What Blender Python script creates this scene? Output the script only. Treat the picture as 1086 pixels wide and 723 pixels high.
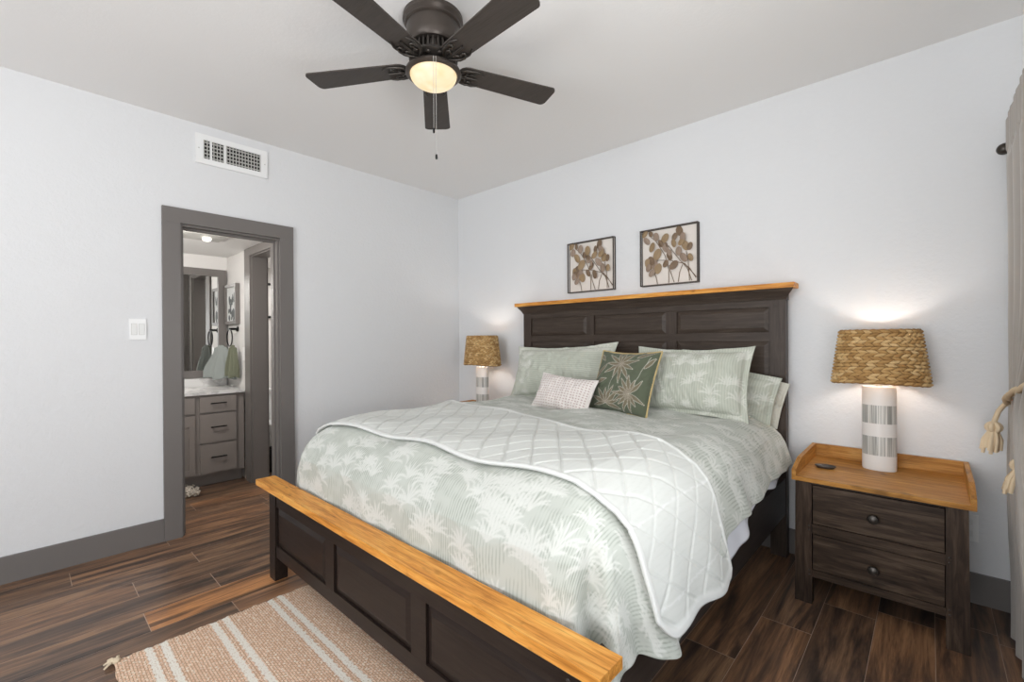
import bpy, bmesh, math, random
import numpy as np
from mathutils import Vector, Matrix, Euler, noise as mnoise

for o in list(bpy.data.objects): bpy.data.objects.remove(o)
S = bpy.context.scene
C = S.collection
R = math.radians
random.seed(7)

# ------------------------------------------------------------------ camera
FPX = 480.61; YAW = R(-42.698); PITCH = R(-0.146); ROLL = R(-0.355); CAMZ = 1.254
def cam_axes():
    y, p, r = YAW, PITCH, ROLL
    f = Vector((math.sin(y)*math.cos(p), math.cos(y)*math.cos(p), math.sin(p)))
    rt = Vector((math.cos(y), -math.sin(y), 0)); up = rt.cross(f)
    rt2 = rt*math.cos(r)+up*math.sin(r); up2 = -rt*math.sin(r)+up*math.cos(r)
    return rt2, up2, f
rt, up, fw = cam_axes()
cam = bpy.data.cameras.new('camera'); cam.sensor_fit = 'HORIZONTAL'; cam.sensor_width = 36
cam.lens = FPX/1086*36; cam.clip_start = 0.02
co = bpy.data.objects.new('camera', cam); C.objects.link(co)
M = Matrix((rt, up, -fw)).transposed().to_4x4(); M.translation = (0, 0, CAMZ)
co.matrix_world = M
S.camera = co

# ------------------------------------------------------------------ view + light
S.view_settings.view_transform = 'Standard'; S.view_settings.look = 'None'
S.view_settings.gamma = 1; S.view_settings.use_curve_mapping = False
S.view_settings.exposure = 0.52
W = bpy.data.worlds.new('world'); S.world = W; W.use_nodes = True
W.node_tree.nodes['Background'].inputs[0].default_value = (0.75, 0.87, 1, 1)
W.node_tree.nodes['Background'].inputs[1].default_value = 1.0
XL, XR, YB, YR, H = -3.553, 0.43, 3.05, -3.0, 2.694      # room bounds
def area(name, loc, size, size_y, power, aim, col=(1, 1, 1)):
    l = bpy.data.lights.new(name, 'AREA'); l.shape = 'RECTANGLE'; l.size = size; l.size_y = size_y
    l.energy = power; l.color = col
    o = bpy.data.objects.new(name, l); C.objects.link(o); o.location = loc
    o.rotation_euler = Vector(aim).to_track_quat('-Z', 'Y').to_euler(); return o
# daylight through the window beside the bed; added fill lamp behind the camera
area('window_daylight', (XR+.13, .85, 1.45), 1.7, 1.4, 28, (-1, .15, .9), (1, .99, .98))
area('rear_fill', (-.75, YR-.13, 1.3), 2.3, 2.1, 90, (0.15, 1, 0.95), (.97, .985, 1))
area('bathroom_fill', (-3.85, .4, 1.9), .3, .4, 9.5, (-.7, .7, -.45), (1, .97, .93))  # unseen lamp added to brighten the bathroom
area('toilet_room_fill', (-4.9, 2.3, 2.05), .4, .4, 7, (0, 0, -1), (1, .97, .93))  # unseen lamp added to brighten the toilet room

# ------------------------------------------------------------------ materials
def mat(name, col=(.8, .8, .8), rough=.6, metal=0, spec=.5):
    m = bpy.data.materials.new(name); m.use_nodes = True
    b = m.node_tree.nodes['Principled BSDF']
    b.inputs['Base Color'].default_value = (*col, 1); b.inputs['Roughness'].default_value = rough
    b.inputs['Metallic'].default_value = metal; b.inputs['Specular IOR Level'].default_value = spec
    return m
class N:
    def __init__(s, m): s.m = m; s.t = m.node_tree; s.b = s.t.nodes['Principled BSDF']
    def n(s, typ, **k):
        x = s.t.nodes.new(typ)
        for a, v in k.items():
            if a.startswith('i_'):
                x.inputs[a[2:].replace('_', ' ')].default_value = v
            else: setattr(x, a, v)
        return x
    def l(s, a, b): s.t.links.new(a, b)
    def coord(s, kind='Object', scale=(1, 1, 1), rot=(0, 0, 0), loc=(0, 0, 0)):
        c = s.n('ShaderNodeTexCoord'); mp = s.n('ShaderNodeMapping')
        mp.inputs['Scale'].default_value = scale; mp.inputs['Rotation'].default_value = rot; mp.inputs['Location'].default_value = loc
        s.l(c.outputs[kind], mp.inputs[0]); return mp.outputs[0]
    def noise(s, vec, scale, detail=4, rough=.55, dist=0, w=None):
        x = s.n('ShaderNodeTexNoise'); x.inputs['Scale'].default_value = scale
        x.inputs['Detail'].default_value = detail; x.inputs['Roughness'].default_value = rough; x.inputs['Distortion'].default_value = dist
        if w is not None:
            x.noise_dimensions = '4D'; s.l(w, x.inputs['W'])
        s.l(vec, x.inputs['Vector']); return x.outputs['Fac']
    def ramp(s, fac, stops, interp='LINEAR'):
        r = s.n('ShaderNodeValToRGB'); e = r.color_ramp; e.interpolation = interp
        while len(e.elements) < len(stops): e.elements.new(.5)
        for k, (p, c) in enumerate(stops):
            e.elements[k].position = p
            e.elements[k].color = (*c, 1) if hasattr(c, '__len__') else (c, c, c, 1)
        s.l(fac, r.inputs[0]); return r.outputs[0]
    def mix(s, fac, a, b, mode='MIX'):
        x = s.n('ShaderNodeMix', data_type='RGBA', blend_type=mode)
        for sock, v in ((0, fac), (6, a), (7, b)):
            if hasattr(v, 'is_linked') or hasattr(v, 'links'): s.l(v, x.inputs[sock])
            elif hasattr(v, '__len__'): x.inputs[sock].default_value = (*v, 1)
            else: x.inputs[sock].default_value = v
        return x.outputs[2]
    def math(s, op, a, b=None):
        x = s.n('ShaderNodeMath', operation=op)
        for k, v in enumerate((a, b)):
            if v is None: continue
            if hasattr(v, 'links'): s.l(v, x.inputs[k])
            else: x.inputs[k].default_value = v
        return x.outputs[0]
    def attr(s, name): return s.n('ShaderNodeAttribute', attribute_name=name).outputs
    def bump(s, h, strength=.3, dist=.01):
        x = s.n('ShaderNodeBump'); x.inputs['Strength'].default_value = strength; x.inputs['Distance'].default_value = dist
        s.l(h, x.inputs['Height']); s.l(x.outputs[0], s.b.inputs['Normal'])
    def color(s, c): s.l(c, s.b.inputs['Base Color'])

def m_paint(name, col, bumps=.25, scale=90, rough=.55):
    m = mat(name, col, rough, spec=.3); n = N(m)
    v = n.coord(); f = n.noise(v, scale, 3, .6); n.bump(f, bumps, .004); return m
def m_wood(name, cols, axis='X', scale=1.0, rough=.45, knots=False, streak=14):
    m = mat(name, cols[0], rough, spec=.22); n = N(m)
    sc = {'X': (1.2, streak, streak), 'Y': (streak, 1.2, streak), 'Z': (streak, streak, 1.2)}[axis]
    v = n.coord(scale=tuple(k*scale for k in sc))
    f = n.noise(v, 3.2, 6, .62, .6)
    c = n.ramp(f, [(.28, cols[0]), (.5, cols[1]), (.72, cols[2])])
    sc2 = tuple(k*scale*(4 if k > 2 else 2) for k in sc)
    g = n.noise(n.coord(scale=sc2), 4, 3, .6)
    c = n.mix(n.math('MULTIPLY', n.ramp(g, [(.5, 0.), (.72, 1.)]), .45), c, tuple(k*.45 for k in cols[0]))
    if knots:
        vo = n.noise(n.coord(scale={'X': (3, 9, 9), 'Y': (9, 3, 9), 'Z': (9, 9, 3)}[axis]), 1.6, 2, .5, 1.5)
        c = n.mix(n.math('MULTIPLY', n.ramp(vo, [(.62, 0.), (.74, 1.)]), .6), c, tuple(k*.3 for k in cols[0]))
    n.color(c); n.bump(f, .12, .004)
    return m

MW = m_paint('wall_paint', (.745, .748, .753), .6, 48)
MC = m_paint('ceiling_paint', (.88, .87, .855), .2, 60, .8)
MT = m_paint('grey_trim_paint', (.175, .16, .15), .05, 30, .4)
MT2 = m_paint('grey_cabinet_paint', (.26, .23, .21), .05, 30, .42)
MBATHW = m_paint('bath_wall_paint', (.74, .72, .70), .3, 75)
MWHT = mat('white_enamel', (.78, .78, .76), .35)
MPLAS = mat('white_plastic', (.86, .86, .85), .3)
MVENT = mat('vent_louvre_metal', (.5, .49, .46), .5)
MBLK = mat('duct_shade_black', (.012, .011, .01), .8)
MBRONZE = mat('bronze_metal', (.085, .07, .06), .36, .55)
MBLADE = m_wood('fan_blade_finish', [(.058, .049, .042), (.064, .054, .047), (.072, .061, .053)], 'X', 1, .42)
MIRON = mat('black_iron', (.065, .057, .05), .35, .7)
MBK = mat('matte_black_metal', (.012, .012, .012), .4, .6)
MNICK = mat('clear_glass_neck', (.75, .75, .73), .15, .2)
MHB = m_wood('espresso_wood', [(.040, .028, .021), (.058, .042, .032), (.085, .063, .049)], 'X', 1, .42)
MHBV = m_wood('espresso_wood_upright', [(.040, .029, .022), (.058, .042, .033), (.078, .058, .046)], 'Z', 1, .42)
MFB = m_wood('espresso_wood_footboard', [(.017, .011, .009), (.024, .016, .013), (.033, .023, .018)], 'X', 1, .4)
MRAIL = m_wood('espresso_rail', [(.032, .026, .023), (.044, .036, .032), (.056, .046, .041)], 'Y', 1, .4)
MHON = m_wood('honey_plank_wood', [(.36, .115, .016), (.72, .31, .06), (.88, .48, .125)], 'X', 1, .42, True, 13)
MNS = m_wood('rustic_drawer_wood', [(.016, .009, .005), (.052, .032, .020), (.115, .078, .053)], 'X', 1.1, .5, True, 12)
MNSV = m_wood('rustic_leg_wood', [(.016, .009, .006), (.046, .028, .018), (.10, .066, .045)], 'Z', 1.1, .5, True, 12)
MNST = m_wood('honey_nightstand_wood', [(.27, .105, .02), (.46, .21, .045), (.62, .33, .095)], 'X', 1.2, .42, True, 12)
MNSTY = m_wood('honey_side_wood', [(.27, .105, .02), (.46, .21, .045), (.62, .33, .095)], 'Y', 1.2, .42, True, 12)

def m_floor():
    m = mat('dark_plank_floor', (.1, .06, .04), .3, spec=.5); n = N(m)
    a = n.attr('plank')[2]
    w = n.math('MULTIPLY', a, 37.0)
    f = n.noise(n.coord(scale=(9, .75, 1)), 2.0, 5, .6, .8, w)
    g = n.noise(n.coord(scale=(60, 3.2, 1)), 3.0, 4, .65, .3, w)
    dark = n.ramp(f, [(.3, (.028, .018, .013)), (.42, (.095, .061, .044)), (.52, (.215, .122, .072)), (.65, (.37, .215, .12))])
    c = n.mix(n.math('MULTIPLY', n.ramp(g, [(.45, 0.), (.75, 1.)]), .55), dark, (.035, .024, .019))
    tint = n.ramp(a, [(0, (.7, .72, .76)), (.45, (1, .98, .96)), (.85, (1.25, 1.12, 1.0)), (1, (2.1, 1.65, 1.1))])
    c = n.mix(1.0, c, tint, 'MULTIPLY')
    n.color(c)
    r = n.ramp(g, [(0, .24), (1, .42)]); n.l(r, n.b.inputs['Roughness'])
    n.bump(g, .12, .002); return m
MFL = m_floor()
MGROUT = mat('plank_joint', (.48, .36, .28), .7)

def m_fabric(name, base, pat, lines, scale=1.0, weave=600):
    """base / printed colour by the mesh's own 'pattern' attribute; 'lines' is a second print"""
    m = mat(name, base, .9, spec=.15); n = N(m)
    a = n.attr('pattern')
    c = n.mix(a[2], base, pat)
    b = n.attr('lines')
    c = n.mix(b[2], c, lines)
    n.color(c)
    n.b.inputs['Sheen Weight'].default_value = .15
    f = n.noise(n.coord(), weave, 2, .5); n.bump(f, .12, .002)
    return m
MCOMF = m_fabric('sage_palm_print', (.515, .535, .485), (.715, .715, .675), (.335, .36, .31))
MQUILT = m_fabric('pale_sage_quilt', (.65, .66, .625), (.74, .745, .72), (.54, .56, .51))
MPILL = m_fabric('sage_sham_cloth', (.515, .53, .455), (.72, .715, .66), (.40, .42, .35))
MCREAM = m_fabric('cream_print_cloth', (.64, .62, .54), (.50, .47, .38), (.62, .6, .52))
MGREEN = m_fabric('olive_cushion_cloth', (.105, .12, .08), (.74, .70, .62), (.24, .18, .12))
MPINK = m_fabric('blush_dash_cloth', (.74, .69, .655), (.45, .33, .30), (.55, .45, .42))
MPIPE = mat('gold_piping', (.5, .38, .18), .7)
MSHEET = m_paint('white_sheet_cloth', (.74, .75, .80), .1, 200, .9)
MMATT = mat('mattress_ticking', (.7, .7, .7), .9)

def m_weave():
    m = mat('water_hyacinth_weave', (.4, .24, .1), .7, spec=.3); n = N(m)
    f = n.noise(n.coord(scale=(60, 60, 160)), 1.6, 3, .55)
    c = n.ramp(n.attr('tone')[2], [(0, (.36, .20, .07)), (.5, (.54, .33, .13)), (1, (.74, .52, .26))])
    c = n.mix(n.math('MULTIPLY', n.ramp(f, [(.4, 0.), (.7, 1.)]), .3), c, (.25, .14, .05))
    c = n.mix(n.attr('crevice_shade')[2], c, (.10, .055, .02))  # crevices between the braids painted dark brown in place of shade
    n.color(c); g = n.noise(n.coord(scale=(80, 80, 260)), 2, 2, .5); n.bump(g, .4, .003); return m
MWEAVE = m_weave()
def m_ceramic():
    m = mat('white_ceramic_with_grey_lines', (.8, .78, .75), .35); n = N(m)
    f = n.noise(n.coord(scale=(300, 300, 2)), 1, 2, .5)
    ln = n.ramp(f, [(.42, (.27, .27, .25)), (.5, (.50, .50, .47)), (.58, (.74, .73, .69))])
    s = n.n('ShaderNodeSeparateXYZ'); n.l(n.n('ShaderNodeTexCoord').outputs['Object'], s.inputs[0])
    z = s.outputs[2]
    def band(a, b):
        return n.math('MULTIPLY', n.math('GREATER_THAN', z, a), n.math('LESS_THAN', z, b))
    bb = n.math('ADD', band(.075, .168), band(.232, .322))
    n.color(n.mix(bb, (.80, .775, .745), ln)); return m
MCER = m_ceramic()
def emis(name, col, st):
    m = mat(name, col, .4); b = m.node_tree.nodes['Principled BSDF']
    b.inputs['Emission Color'].default_value = (*col, 1); b.inputs['Emission Strength'].default_value = st; return m
MBULB = emis('lit_bulb', (1, .965, .93), 100)
def m_bowl():
    m = emis('lit_frosted_bowl', (1, .80, .50), .62); n = N(m)
    f = n.noise(n.coord(), 14, 2, .5, .4)
    c = n.ramp(f, [(.3, (1, .66, .30)), (.7, (1, .88, .62))]); n.l(c, n.b.inputs['Emission Color'])
    n.b.inputs['Base Color'].default_value = (.25, .22, .18, 1); return m
MBOWL = m_bowl()
def m_rug():
    m = mat('jute_rug', (.4, .28, .19), .95, spec=.1); n = N(m)
    b = n.n('ShaderNodeTexBrick'); n.l(n.coord(scale=(1, 1, 1), rot=(0, 0, 0)), b.inputs['Vector'])
    b.inputs['Color1'].default_value = (.72, .47, .325, 1); b.inputs['Color2'].default_value = (.86, .62, .45, 1)
    b.inputs['Mortar'].default_value = (.46, .29, .19, 1); b.inputs['Scale'].default_value = 1
    b.inputs['Brick Width'].default_value = .018; b.inputs['Row Height'].default_value = .0095; b.inputs['Mortar Size'].default_value = .0012
    f = n.noise(n.coord(scale=(110, 60, 1)), 1.3, 2, .7)
    c = n.mix(n.ramp(f, [(.57, 0.), (.62, 1.)], ), b.outputs[0], (.90, .82, .70))
    st = n.attr('pattern')[2]
    g = n.noise(n.coord(scale=(110, 150, 1)), 1.2, 2, .7)
    wh = n.ramp(g, [(.36, (.62, .48, .36)), (.43, (.88, .83, .75))])
    n.color(n.mix(st, c, wh)); n.bump(b.outputs['Fac'], .6, -.004); return m
MRUG = m_rug()
MTASS = m_paint('tassel_cotton', (.70, .58, .42), .5, 250, .95)
MROPE = m_paint('cotton_rope', (.78, .62, .42), .4, 300, .95)
def m_curtain():
    m = mat('taupe_satin', (.42, .385, .35), .42, spec=.5); n = N(m)
    f = n.noise(n.coord(scale=(400, 400, 30)), 1, 2, .5); n.bump(f, .12, .001)
    n.b.inputs['Sheen Weight'].default_value = .3; return m
MCURT = m_curtain()
MARTBG = m_paint('cream_art_panel', (.78, .72, .66), .2, 120, .8)
MLEAF = [mat('leaf_tan', (.30, .205, .11), .6), mat('leaf_brown', (.19, .125, .075), .6), mat('leaf_mauve', (.30, .22, .165), .6)]
MTRAY = mat('dark_pewter_dish', (.09, .08, .075), .4, .5)
def m_marble():
    m = mat('white_marble', (.76, .755, .74), .2); n = N(m)
    f = n.noise(n.coord(scale=(1, 1, 1)), 3.0, 6, .6, 1.2)
    n.color(n.ramp(f, [(.44, (.78, .77, .755)), (.5, (.58, .57, .56)), (.56, (.78, .77, .755))])); return m
MMARB = m_marble()
MMIRR = mat('mirror_glass', (.86, .87, .86), .02, 1.0)
MTOW = m_paint('grey_green_towel', (.30, .325, .31), .6, 260, .95)
MTOW2 = m_paint('sage_towel', (.17, .18, .125), .6, 260, .95)
MGLASS = mat('window_glass', (.9, .95, .95), .02); MGLASS.node_tree.nodes['Principled BSDF'].inputs['Transmission Weight'].default_value = 1
MSHAG = m_paint('cream_shag', (.62, .55, .47), .8, 120, .95)
MGLZ = mat('porcelain', (.75, .76, .76), .15)
MPAPER = mat('grey_print_paper', (.62, .63, .62), .7)

# ------------------------------------------------------------------ helpers
def link(o, parent=None):
    C.objects.link(o)
    if parent is not None: o.parent = parent
    return o
def wloc(o):
    v = Vector((0, 0, 0))
    while o is not None: v = v+o.location; o = o.parent
    return v
def obj(name, bm, m, parent=None, smooth=None, bev=0, bevseg=2, label=None, origin=None):
    """link a bmesh given in world coordinates as ONE mesh object"""
    if bev:
        bmesh.ops.bevel(bm, geom=[e for e in bm.edges if len(e.link_faces) == 2 and e.calc_face_angle(0) > .5], offset=bev,
                        segments=bevseg, affect='EDGES', profile=.6, clamp_overlap=True)
    me = bpy.data.meshes.new(name)
    off = wloc(parent) if parent is not None else (Vector(origin) if origin else Vector((0, 0, 0)))
    bmesh.ops.translate(bm, vec=-off, verts=bm.verts)
    bmesh.ops.recalc_face_normals(bm, faces=bm.faces)
    bm.to_mesh(me); bm.free()
    o = bpy.data.objects.new(name, me)
    if parent is None and origin: o.location = origin
    for k in (m if isinstance(m, (list, tuple)) else [m]): me.materials.append(k)
    if smooth is not None:
        for p in me.polygons: p.use_smooth = True
        me.set_sharp_from_angle(angle=R(smooth))
    link(o, parent)
    if label: o['label'] = label
    return o
def tag(o, label, cat, group=None):
    o['label'] = label; o['category'] = cat
    if group: o['group'] = group
    return o
def thing(name, label, cat, loc=(0, 0, 0), group=None):
    o = bpy.data.objects.new(name, None); C.objects.link(o); o.location = loc; o.empty_display_size = .1
    return tag(o, label, cat, group)
def struct(name, bm, m, parent=None, **k):
    o = obj(name, bm, m, parent, **k)
    if parent is None: o['kind'] = 'structure'
    return o
def copy_tree(o, parent=None):
    c = o.copy(); C.objects.link(c)
    if parent is not None: c.parent = parent
    for ch in list(o.children): copy_tree(ch, c)
    return c
def BM(): return bmesh.new()
def box(bm, x0, x1, y0, y1, z0, z1, mi=0):
    vs = [bm.verts.new((x, y, z)) for x in (x0, x1) for y in (y0, y1) for z in (z0, z1)]
    for q in ((0, 1, 3, 2), (4, 6, 7, 5), (0, 4, 5, 1), (2, 3, 7, 6), (0, 2, 6, 4), (1, 5, 7, 3)):
        f = bm.faces.new([vs[k] for k in q]); f.material_index = mi
    return vs
def prism(bm, pts, fn0, fn1):
    """pts: 2-D outline; fn0/fn1 map (a,b) to the two end planes"""
    a = [bm.verts.new(fn0(*p)) for p in pts]; b = [bm.verts.new(fn1(*p)) for p in pts]
    n = len(pts); bm.faces.new(a); bm.faces.new(b[::-1])
    for k in range(n): bm.faces.new((a[k], b[k], b[(k+1) % n], a[(k+1) % n]))
def lathe(bm, prof, c, seg=48, sx=1, sy=1, cap=True):
    rings = []
    for r, z in prof:
        if r < 1e-5: rings.append([bm.verts.new((c[0], c[1], c[2]+z))])
        else: rings.append([bm.verts.new((c[0]+sx*r*math.cos(2*math.pi*k/seg), c[1]+sy*r*math.sin(2*math.pi*k/seg), c[2]+z)) for k in range(seg)])
    for a, b in zip(rings, rings[1:]):
        for k in range(seg):
            k2 = (k+1) % seg
            if len(a) == 1 and len(b) == 1: continue
            if len(a) == 1: bm.faces.new((a[0], b[k], b[k2]))
            elif len(b) == 1: bm.faces.new((a[k], b[0], a[k2]))
            else: bm.faces.new((a[k], b[k], b[k2], a[k2]))
    if cap:
        if len(rings[0]) > 1: bm.faces.new(rings[0])
        if len(rings[-1]) > 1: bm.faces.new(rings[-1][::-1])
def tube(bm, pts, r, seg=8, closed=False):
    pts = [Vector(p) for p in pts]; n = len(pts); rings = []
    nrm = None
    for i, p in enumerate(pts):
        if closed: t = pts[(i+1) % n]-pts[i-1]
        else: t = pts[min(i+1, n-1)]-pts[max(i-1, 0)]
        t.normalize()
        if nrm is None:
            nrm = t.orthogonal().normalized()
        else:
            nrm = (nrm-t*nrm.dot(t)).normalized()
        b = t.cross(nrm)
        rr = r[i] if hasattr(r, '__len__') else r
        rings.append([bm.verts.new(p+(nrm*math.cos(2*math.pi*k/seg)+b*math.sin(2*math.pi*k/seg))*rr) for k in range(seg)])
    m = n if closed else n-1
    for i in range(m):
        a, b2 = rings[i], rings[(i+1) % n]
        for k in range(seg): bm.faces.new((a[k], a[(k+1) % seg], b2[(k+1) % seg], b2[k]))
    if not closed:
        bm.faces.new(rings[0][::-1]); bm.faces.new(rings[-1])
def ball(bm, c, r, sx=1, sy=1, sz=1, u=16, v=10, rot=None):
    mt = Matrix.Translation(c) @ (rot.to_matrix().to_4x4() if rot else Matrix.Identity(4)) @ Matrix.Diagonal((sx*r, sy*r, sz*r, 1))
    bmesh.ops.create_uvsphere(bm, u_segments=u, v_segments=v, radius=1, matrix=mt)
def raised_panel(bm, x0, x1, z0, z1, yb, yf, slope=.028):
    """raised panel facing -Y: back plane yb, face plane yf (<yb) with a sloping border"""
    o = [(x0, yb, z0), (x1, yb, z0), (x1, yb, z1), (x0, yb, z1)]
    i = [(x0+slope, yf, z0+slope), (x1-slope, yf, z0+slope), (x1-slope, yf, z1-slope), (x0+slope, yf, z1-slope)]
    bk = [(x0, yb+.008, z0), (x1, yb+.008, z0), (x1, yb+.008, z1), (x0, yb+.008, z1)]
    O = [bm.verts.new(p) for p in o]; I = [bm.verts.new(p) for p in i]; K = [bm.verts.new(p) for p in bk]
    bm.faces.new(I); bm.faces.new(K[::-1])
    for k in range(4):
        k2 = (k+1) % 4
        bm.faces.new((O[k], O[k2], I[k2], I[k])); bm.faces.new((K[k], K[k2], O[k2], O[k]))
def grid_obj(name, P, m, parent=None, attrs=None, thick=0, offset=-1, smooth=True, closed_v=False, origin=None):
    """P: (nu,nv,3) numpy grid of world points"""
    nu, nv = P.shape[:2]
    off = np.array(wloc(parent)) if parent is not None else (np.array(origin) if origin is not None else np.zeros(3))
    v = (P.reshape(-1, 3)-off).astype(np.float32)
    i = np.arange(nu-1)[:, None]*nv+np.arange(nv-1)[None, :]
    f = np.stack([i, i+nv, i+nv+1, i+1], -1).reshape(-1, 4)
    me = bpy.data.meshes.new(name)
    me.vertices.add(len(v)); me.vertices.foreach_set('co', v.ravel())
    me.loops.add(f.size); me.loops.foreach_set('vertex_index', f.ravel().astype(np.int32))
    me.polygons.add(len(f)); me.polygons.foreach_set('loop_start', (np.arange(len(f))*4).astype(np.int32))
    me.update(calc_edges=True)
    for k, a in (attrs or {}).items():
        at = me.attributes.new(k, 'FLOAT', 'POINT'); at.data.foreach_set('value', a.reshape(-1).astype(np.float32))
    me.validate()
    me.polygons.foreach_set('use_smooth', [smooth]*len(me.polygons))
    me.materials.append(m)
    o = bpy.data.objects.new(name, me)
    if parent is None and origin is not None: o.location = origin
    link(o, parent)
    if thick:
        s = o.modifiers.new('thickness', 'SOLIDIFY'); s.thickness = thick; s.offset = offset
    return o
def smst(a, b, x):
    t = np.clip((x-a)/(b-a), 0, 1); return t*t*(3-2*t)

# ------------------------------------------------------------------ room shell
WT = .13
DY0, DY1, DZ = .695, 1.308, 2.02           # doorway to the bathroom
bm = BM()
box(bm, XL-WT, XL, YR, DY0, 0, H); box(bm, XL-WT, XL, DY1, YB, 0, H); box(bm, XL-WT, XL, DY0, DY1, DZ, H)
struct('wall_left', bm, MW)
bm = BM(); box(bm, XL-WT, XR+WT, YB, YB+WT, 0, H); struct('wall_back', bm, MW)
bm = BM()
wy0, wy1, wz0, wz1 = -.05, 1.75, .75, 2.1
box(bm, XR, XR+WT, YR, wy0, 0, H); box(bm, XR, XR+WT, wy1, YB, 0, H); box(bm, XR, XR+WT, wy0, wy1, 0, wz0); box(bm, XR, XR+WT, wy0, wy1, wz1, H)
struct('wall_right', bm, MW)
bm = BM()
rx0, rx1, rz0, rz1 = -2.0, 0.4, .25, 2.35  # rear opening made up to let the fill lamp in
box(bm, XL-WT, rx0, YR-WT, YR, 0, H); box(bm, rx1, XR+WT, YR-WT, YR, 0, H); box(bm, rx0, rx1, YR-WT, YR, 0, rz0); box(bm, rx0, rx1, YR-WT, YR, rz1, H)
struct('wall_rear', bm, MW)
bm = BM(); box(bm, XL-.0, XR+WT, YR-WT, YB+WT, H, H+.1); struct('ceiling', bm, MC)
# window frames
def winframe(name, ax, pos, a0, a1, z0, z1):
    bm = BM(); t = .05
    def b(p0, p1, q0, q1):
        if ax == 'x': box(bm, pos, pos+.05, p0, p1, q0, q1)
        else: box(bm, p0, p1, pos-.05, pos, q0, q1)
    b(a0, a1, z0, z0+t); b(a0, a1, z1-t, z1); b(a0, a0+t, z0+t, z1-t); b(a1-t, a1, z0+t, z1-t)
    m_ = (a0+a1)/2; b(m_-t/2, m_+t/2, z0+t, z1-t)
    return struct(name, bm, MWHT)
winframe('window_1', 'x', XR+.03, wy0, wy1, wz0, wz1)
winframe('window_rear_added', 'y', YR-.03, rx0, rx1, rz0, rz1)  # unseen rear window, added around the fill lamp

# floor: one slab, every plank a face with its own tone
PW = .192; X0 = -.564; JT = .003
fixed = {-15: [.171], -13: [.387], -16: [.614], -14: [.683], -11: [.376], -12: [.687], -10: [.683], -1: [1.885], 4: [2.70], 2: [2.655], 0: [2.26], 1: [1.35]}
tones = {(-11, 1): 1.0, (-10, 1): .8, (-9, 1): .62, (-12, 0): .35, (-13, 1): .2, (-15, 1): .6, (-14, 0): .4, (-14, 1): .3, (-11, 0): .45, (-15, 0): .25, (-16, 1): .75}
bm = BM(); lay = bm.faces.layers.float.new('plank_f')
rnd = random.Random(3)
xa, xb_, ya, yb_ = -6.3, XR+WT, YR-WT, YB+WT
quads = []
for k in range(-31, 7):
    x0 = X0+(k-0)*PW-PW*0; x1 = x0+PW
    if x1 < xa or x0 > xb_: continue
    j0 = fixed.get(k, [rnd.uniform(0, 1.22)])[0]
    L = 1.22; ys = []
    y = j0-math.ceil((j0-ya)/L)*L
    while y < yb_+L: ys.append(y); y += L
    for a, b in zip(ys, ys[1:]):
        idx = int(round((a-j0)/L))+1
        t = tones.get((k, idx), rnd.uniform(.1, .9)**1.1)
        aa, bb = max(a, ya), min(b, yb_)
        if bb-aa < .01: continue
        quads.append((max(x0, xa), min(x1, xb_), aa, bb, t))
for (x0, x1, y0, y1, t) in quads:
    j = JT/2
    vs = [bm.verts.new(p) for p in ((x0+j*.6, y0+j, 0), (x1-j*.6, y0+j, 0), (x1-j*.6, y1-j, 0), (x0+j*.6, y1-j, 0))]
    f = bm.faces.new(vs); f[lay] = t
box(bm, xa, xb_, ya, yb_, -.1, -.0008, 1)
me = bpy.data.meshes.new('floor')
bmesh.ops.recalc_face_normals(bm, faces=bm.faces)
for f in bm.faces:
    if f.material_index == 0 and f.normal.z < 0: f.normal_flip()
bm.to_mesh(me)
vals = [0.0]*len(me.polygons)
bm.faces.ensure_lookup_table()
for i, f in enumerate(bm.faces): vals[i] = f[lay]
bm.free()
at = me.attributes.new('plank', 'FLOAT', 'FACE'); at.data.foreach_set('value', vals)
me.materials.append(MFL); me.materials.append(MGROUT)
fl = link(bpy.data.objects.new('floor', me)); fl['kind'] = 'structure'

# baseboards and door casing
def baseboard(name, x0, x1, y0, y1, m=MT): 
    bm = BM(); box(bm, x0, x1, y0, y1, 0.001, .142); return struct(name, bm, m, bev=.003)
baseboard('baseboard_left', XL+.0005, XL+.016, YR, DY0-.092)
baseboard('baseboard_leftfar', XL+.0005, XL+.016, DY1+.093, YB)
baseboard('baseboard_back', XL+.017, XR, YB-.016, YB-.0005)
baseboard('baseboard_right', XR-.016, XR-.0005, YR, YB-.017)
baseboard('baseboard_rear', XL+.017, XR-.017, YR+.0005, YR+.016)
CZ = DZ+.092
bm = BM(); cx_ = XL+.022
box(bm, XL+.0005, cx_, DY0-.091, DY0+.004, .001, DZ-.004)
box(bm, XL+.0005, cx_, DY1-.004, DY1+.092, .001, DZ-.004)
box(bm, XL+.0005, cx_+.002, DY0-.091, DY1+.092, DZ-.004, CZ)
struct('trim_1', bm, MT, bev=.003)
bm = BM()                                             # door jamb lining with its stop
box(bm, XL-WT, XL+.0, DY0+.0005, DY0+.018, .001, DZ-.0005); box(bm, XL-WT, XL, DY1-.018, DY1-.0005, .001, DZ-.0005)
box(bm, XL-WT, XL, DY0+.0185, DY1-.0185, DZ-.018, DZ-.0005)
box(bm, XL-.075, XL-.04, DY0+.0185, DY0+.03, .001, DZ-.0185); box(bm, XL-.075, XL-.04, DY1-.03, DY1-.0185, .001, DZ-.0185)
box(bm, XL-.075, XL-.04, DY0+.0305, DY1-.0305, DZ-.03, DZ-.0185)
struct('trim_2', bm, MT, bev=.0015)
bm = BM()                                             # casing on the bathroom side
bx = XL-WT
box(bm, bx-.02, bx-.0005, DY0-.09, DY0+.003, .001, DZ-.004); box(bm, bx-.02, bx-.0005, DY1-.003, DY1+.06, .001, DZ-.004)
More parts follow.
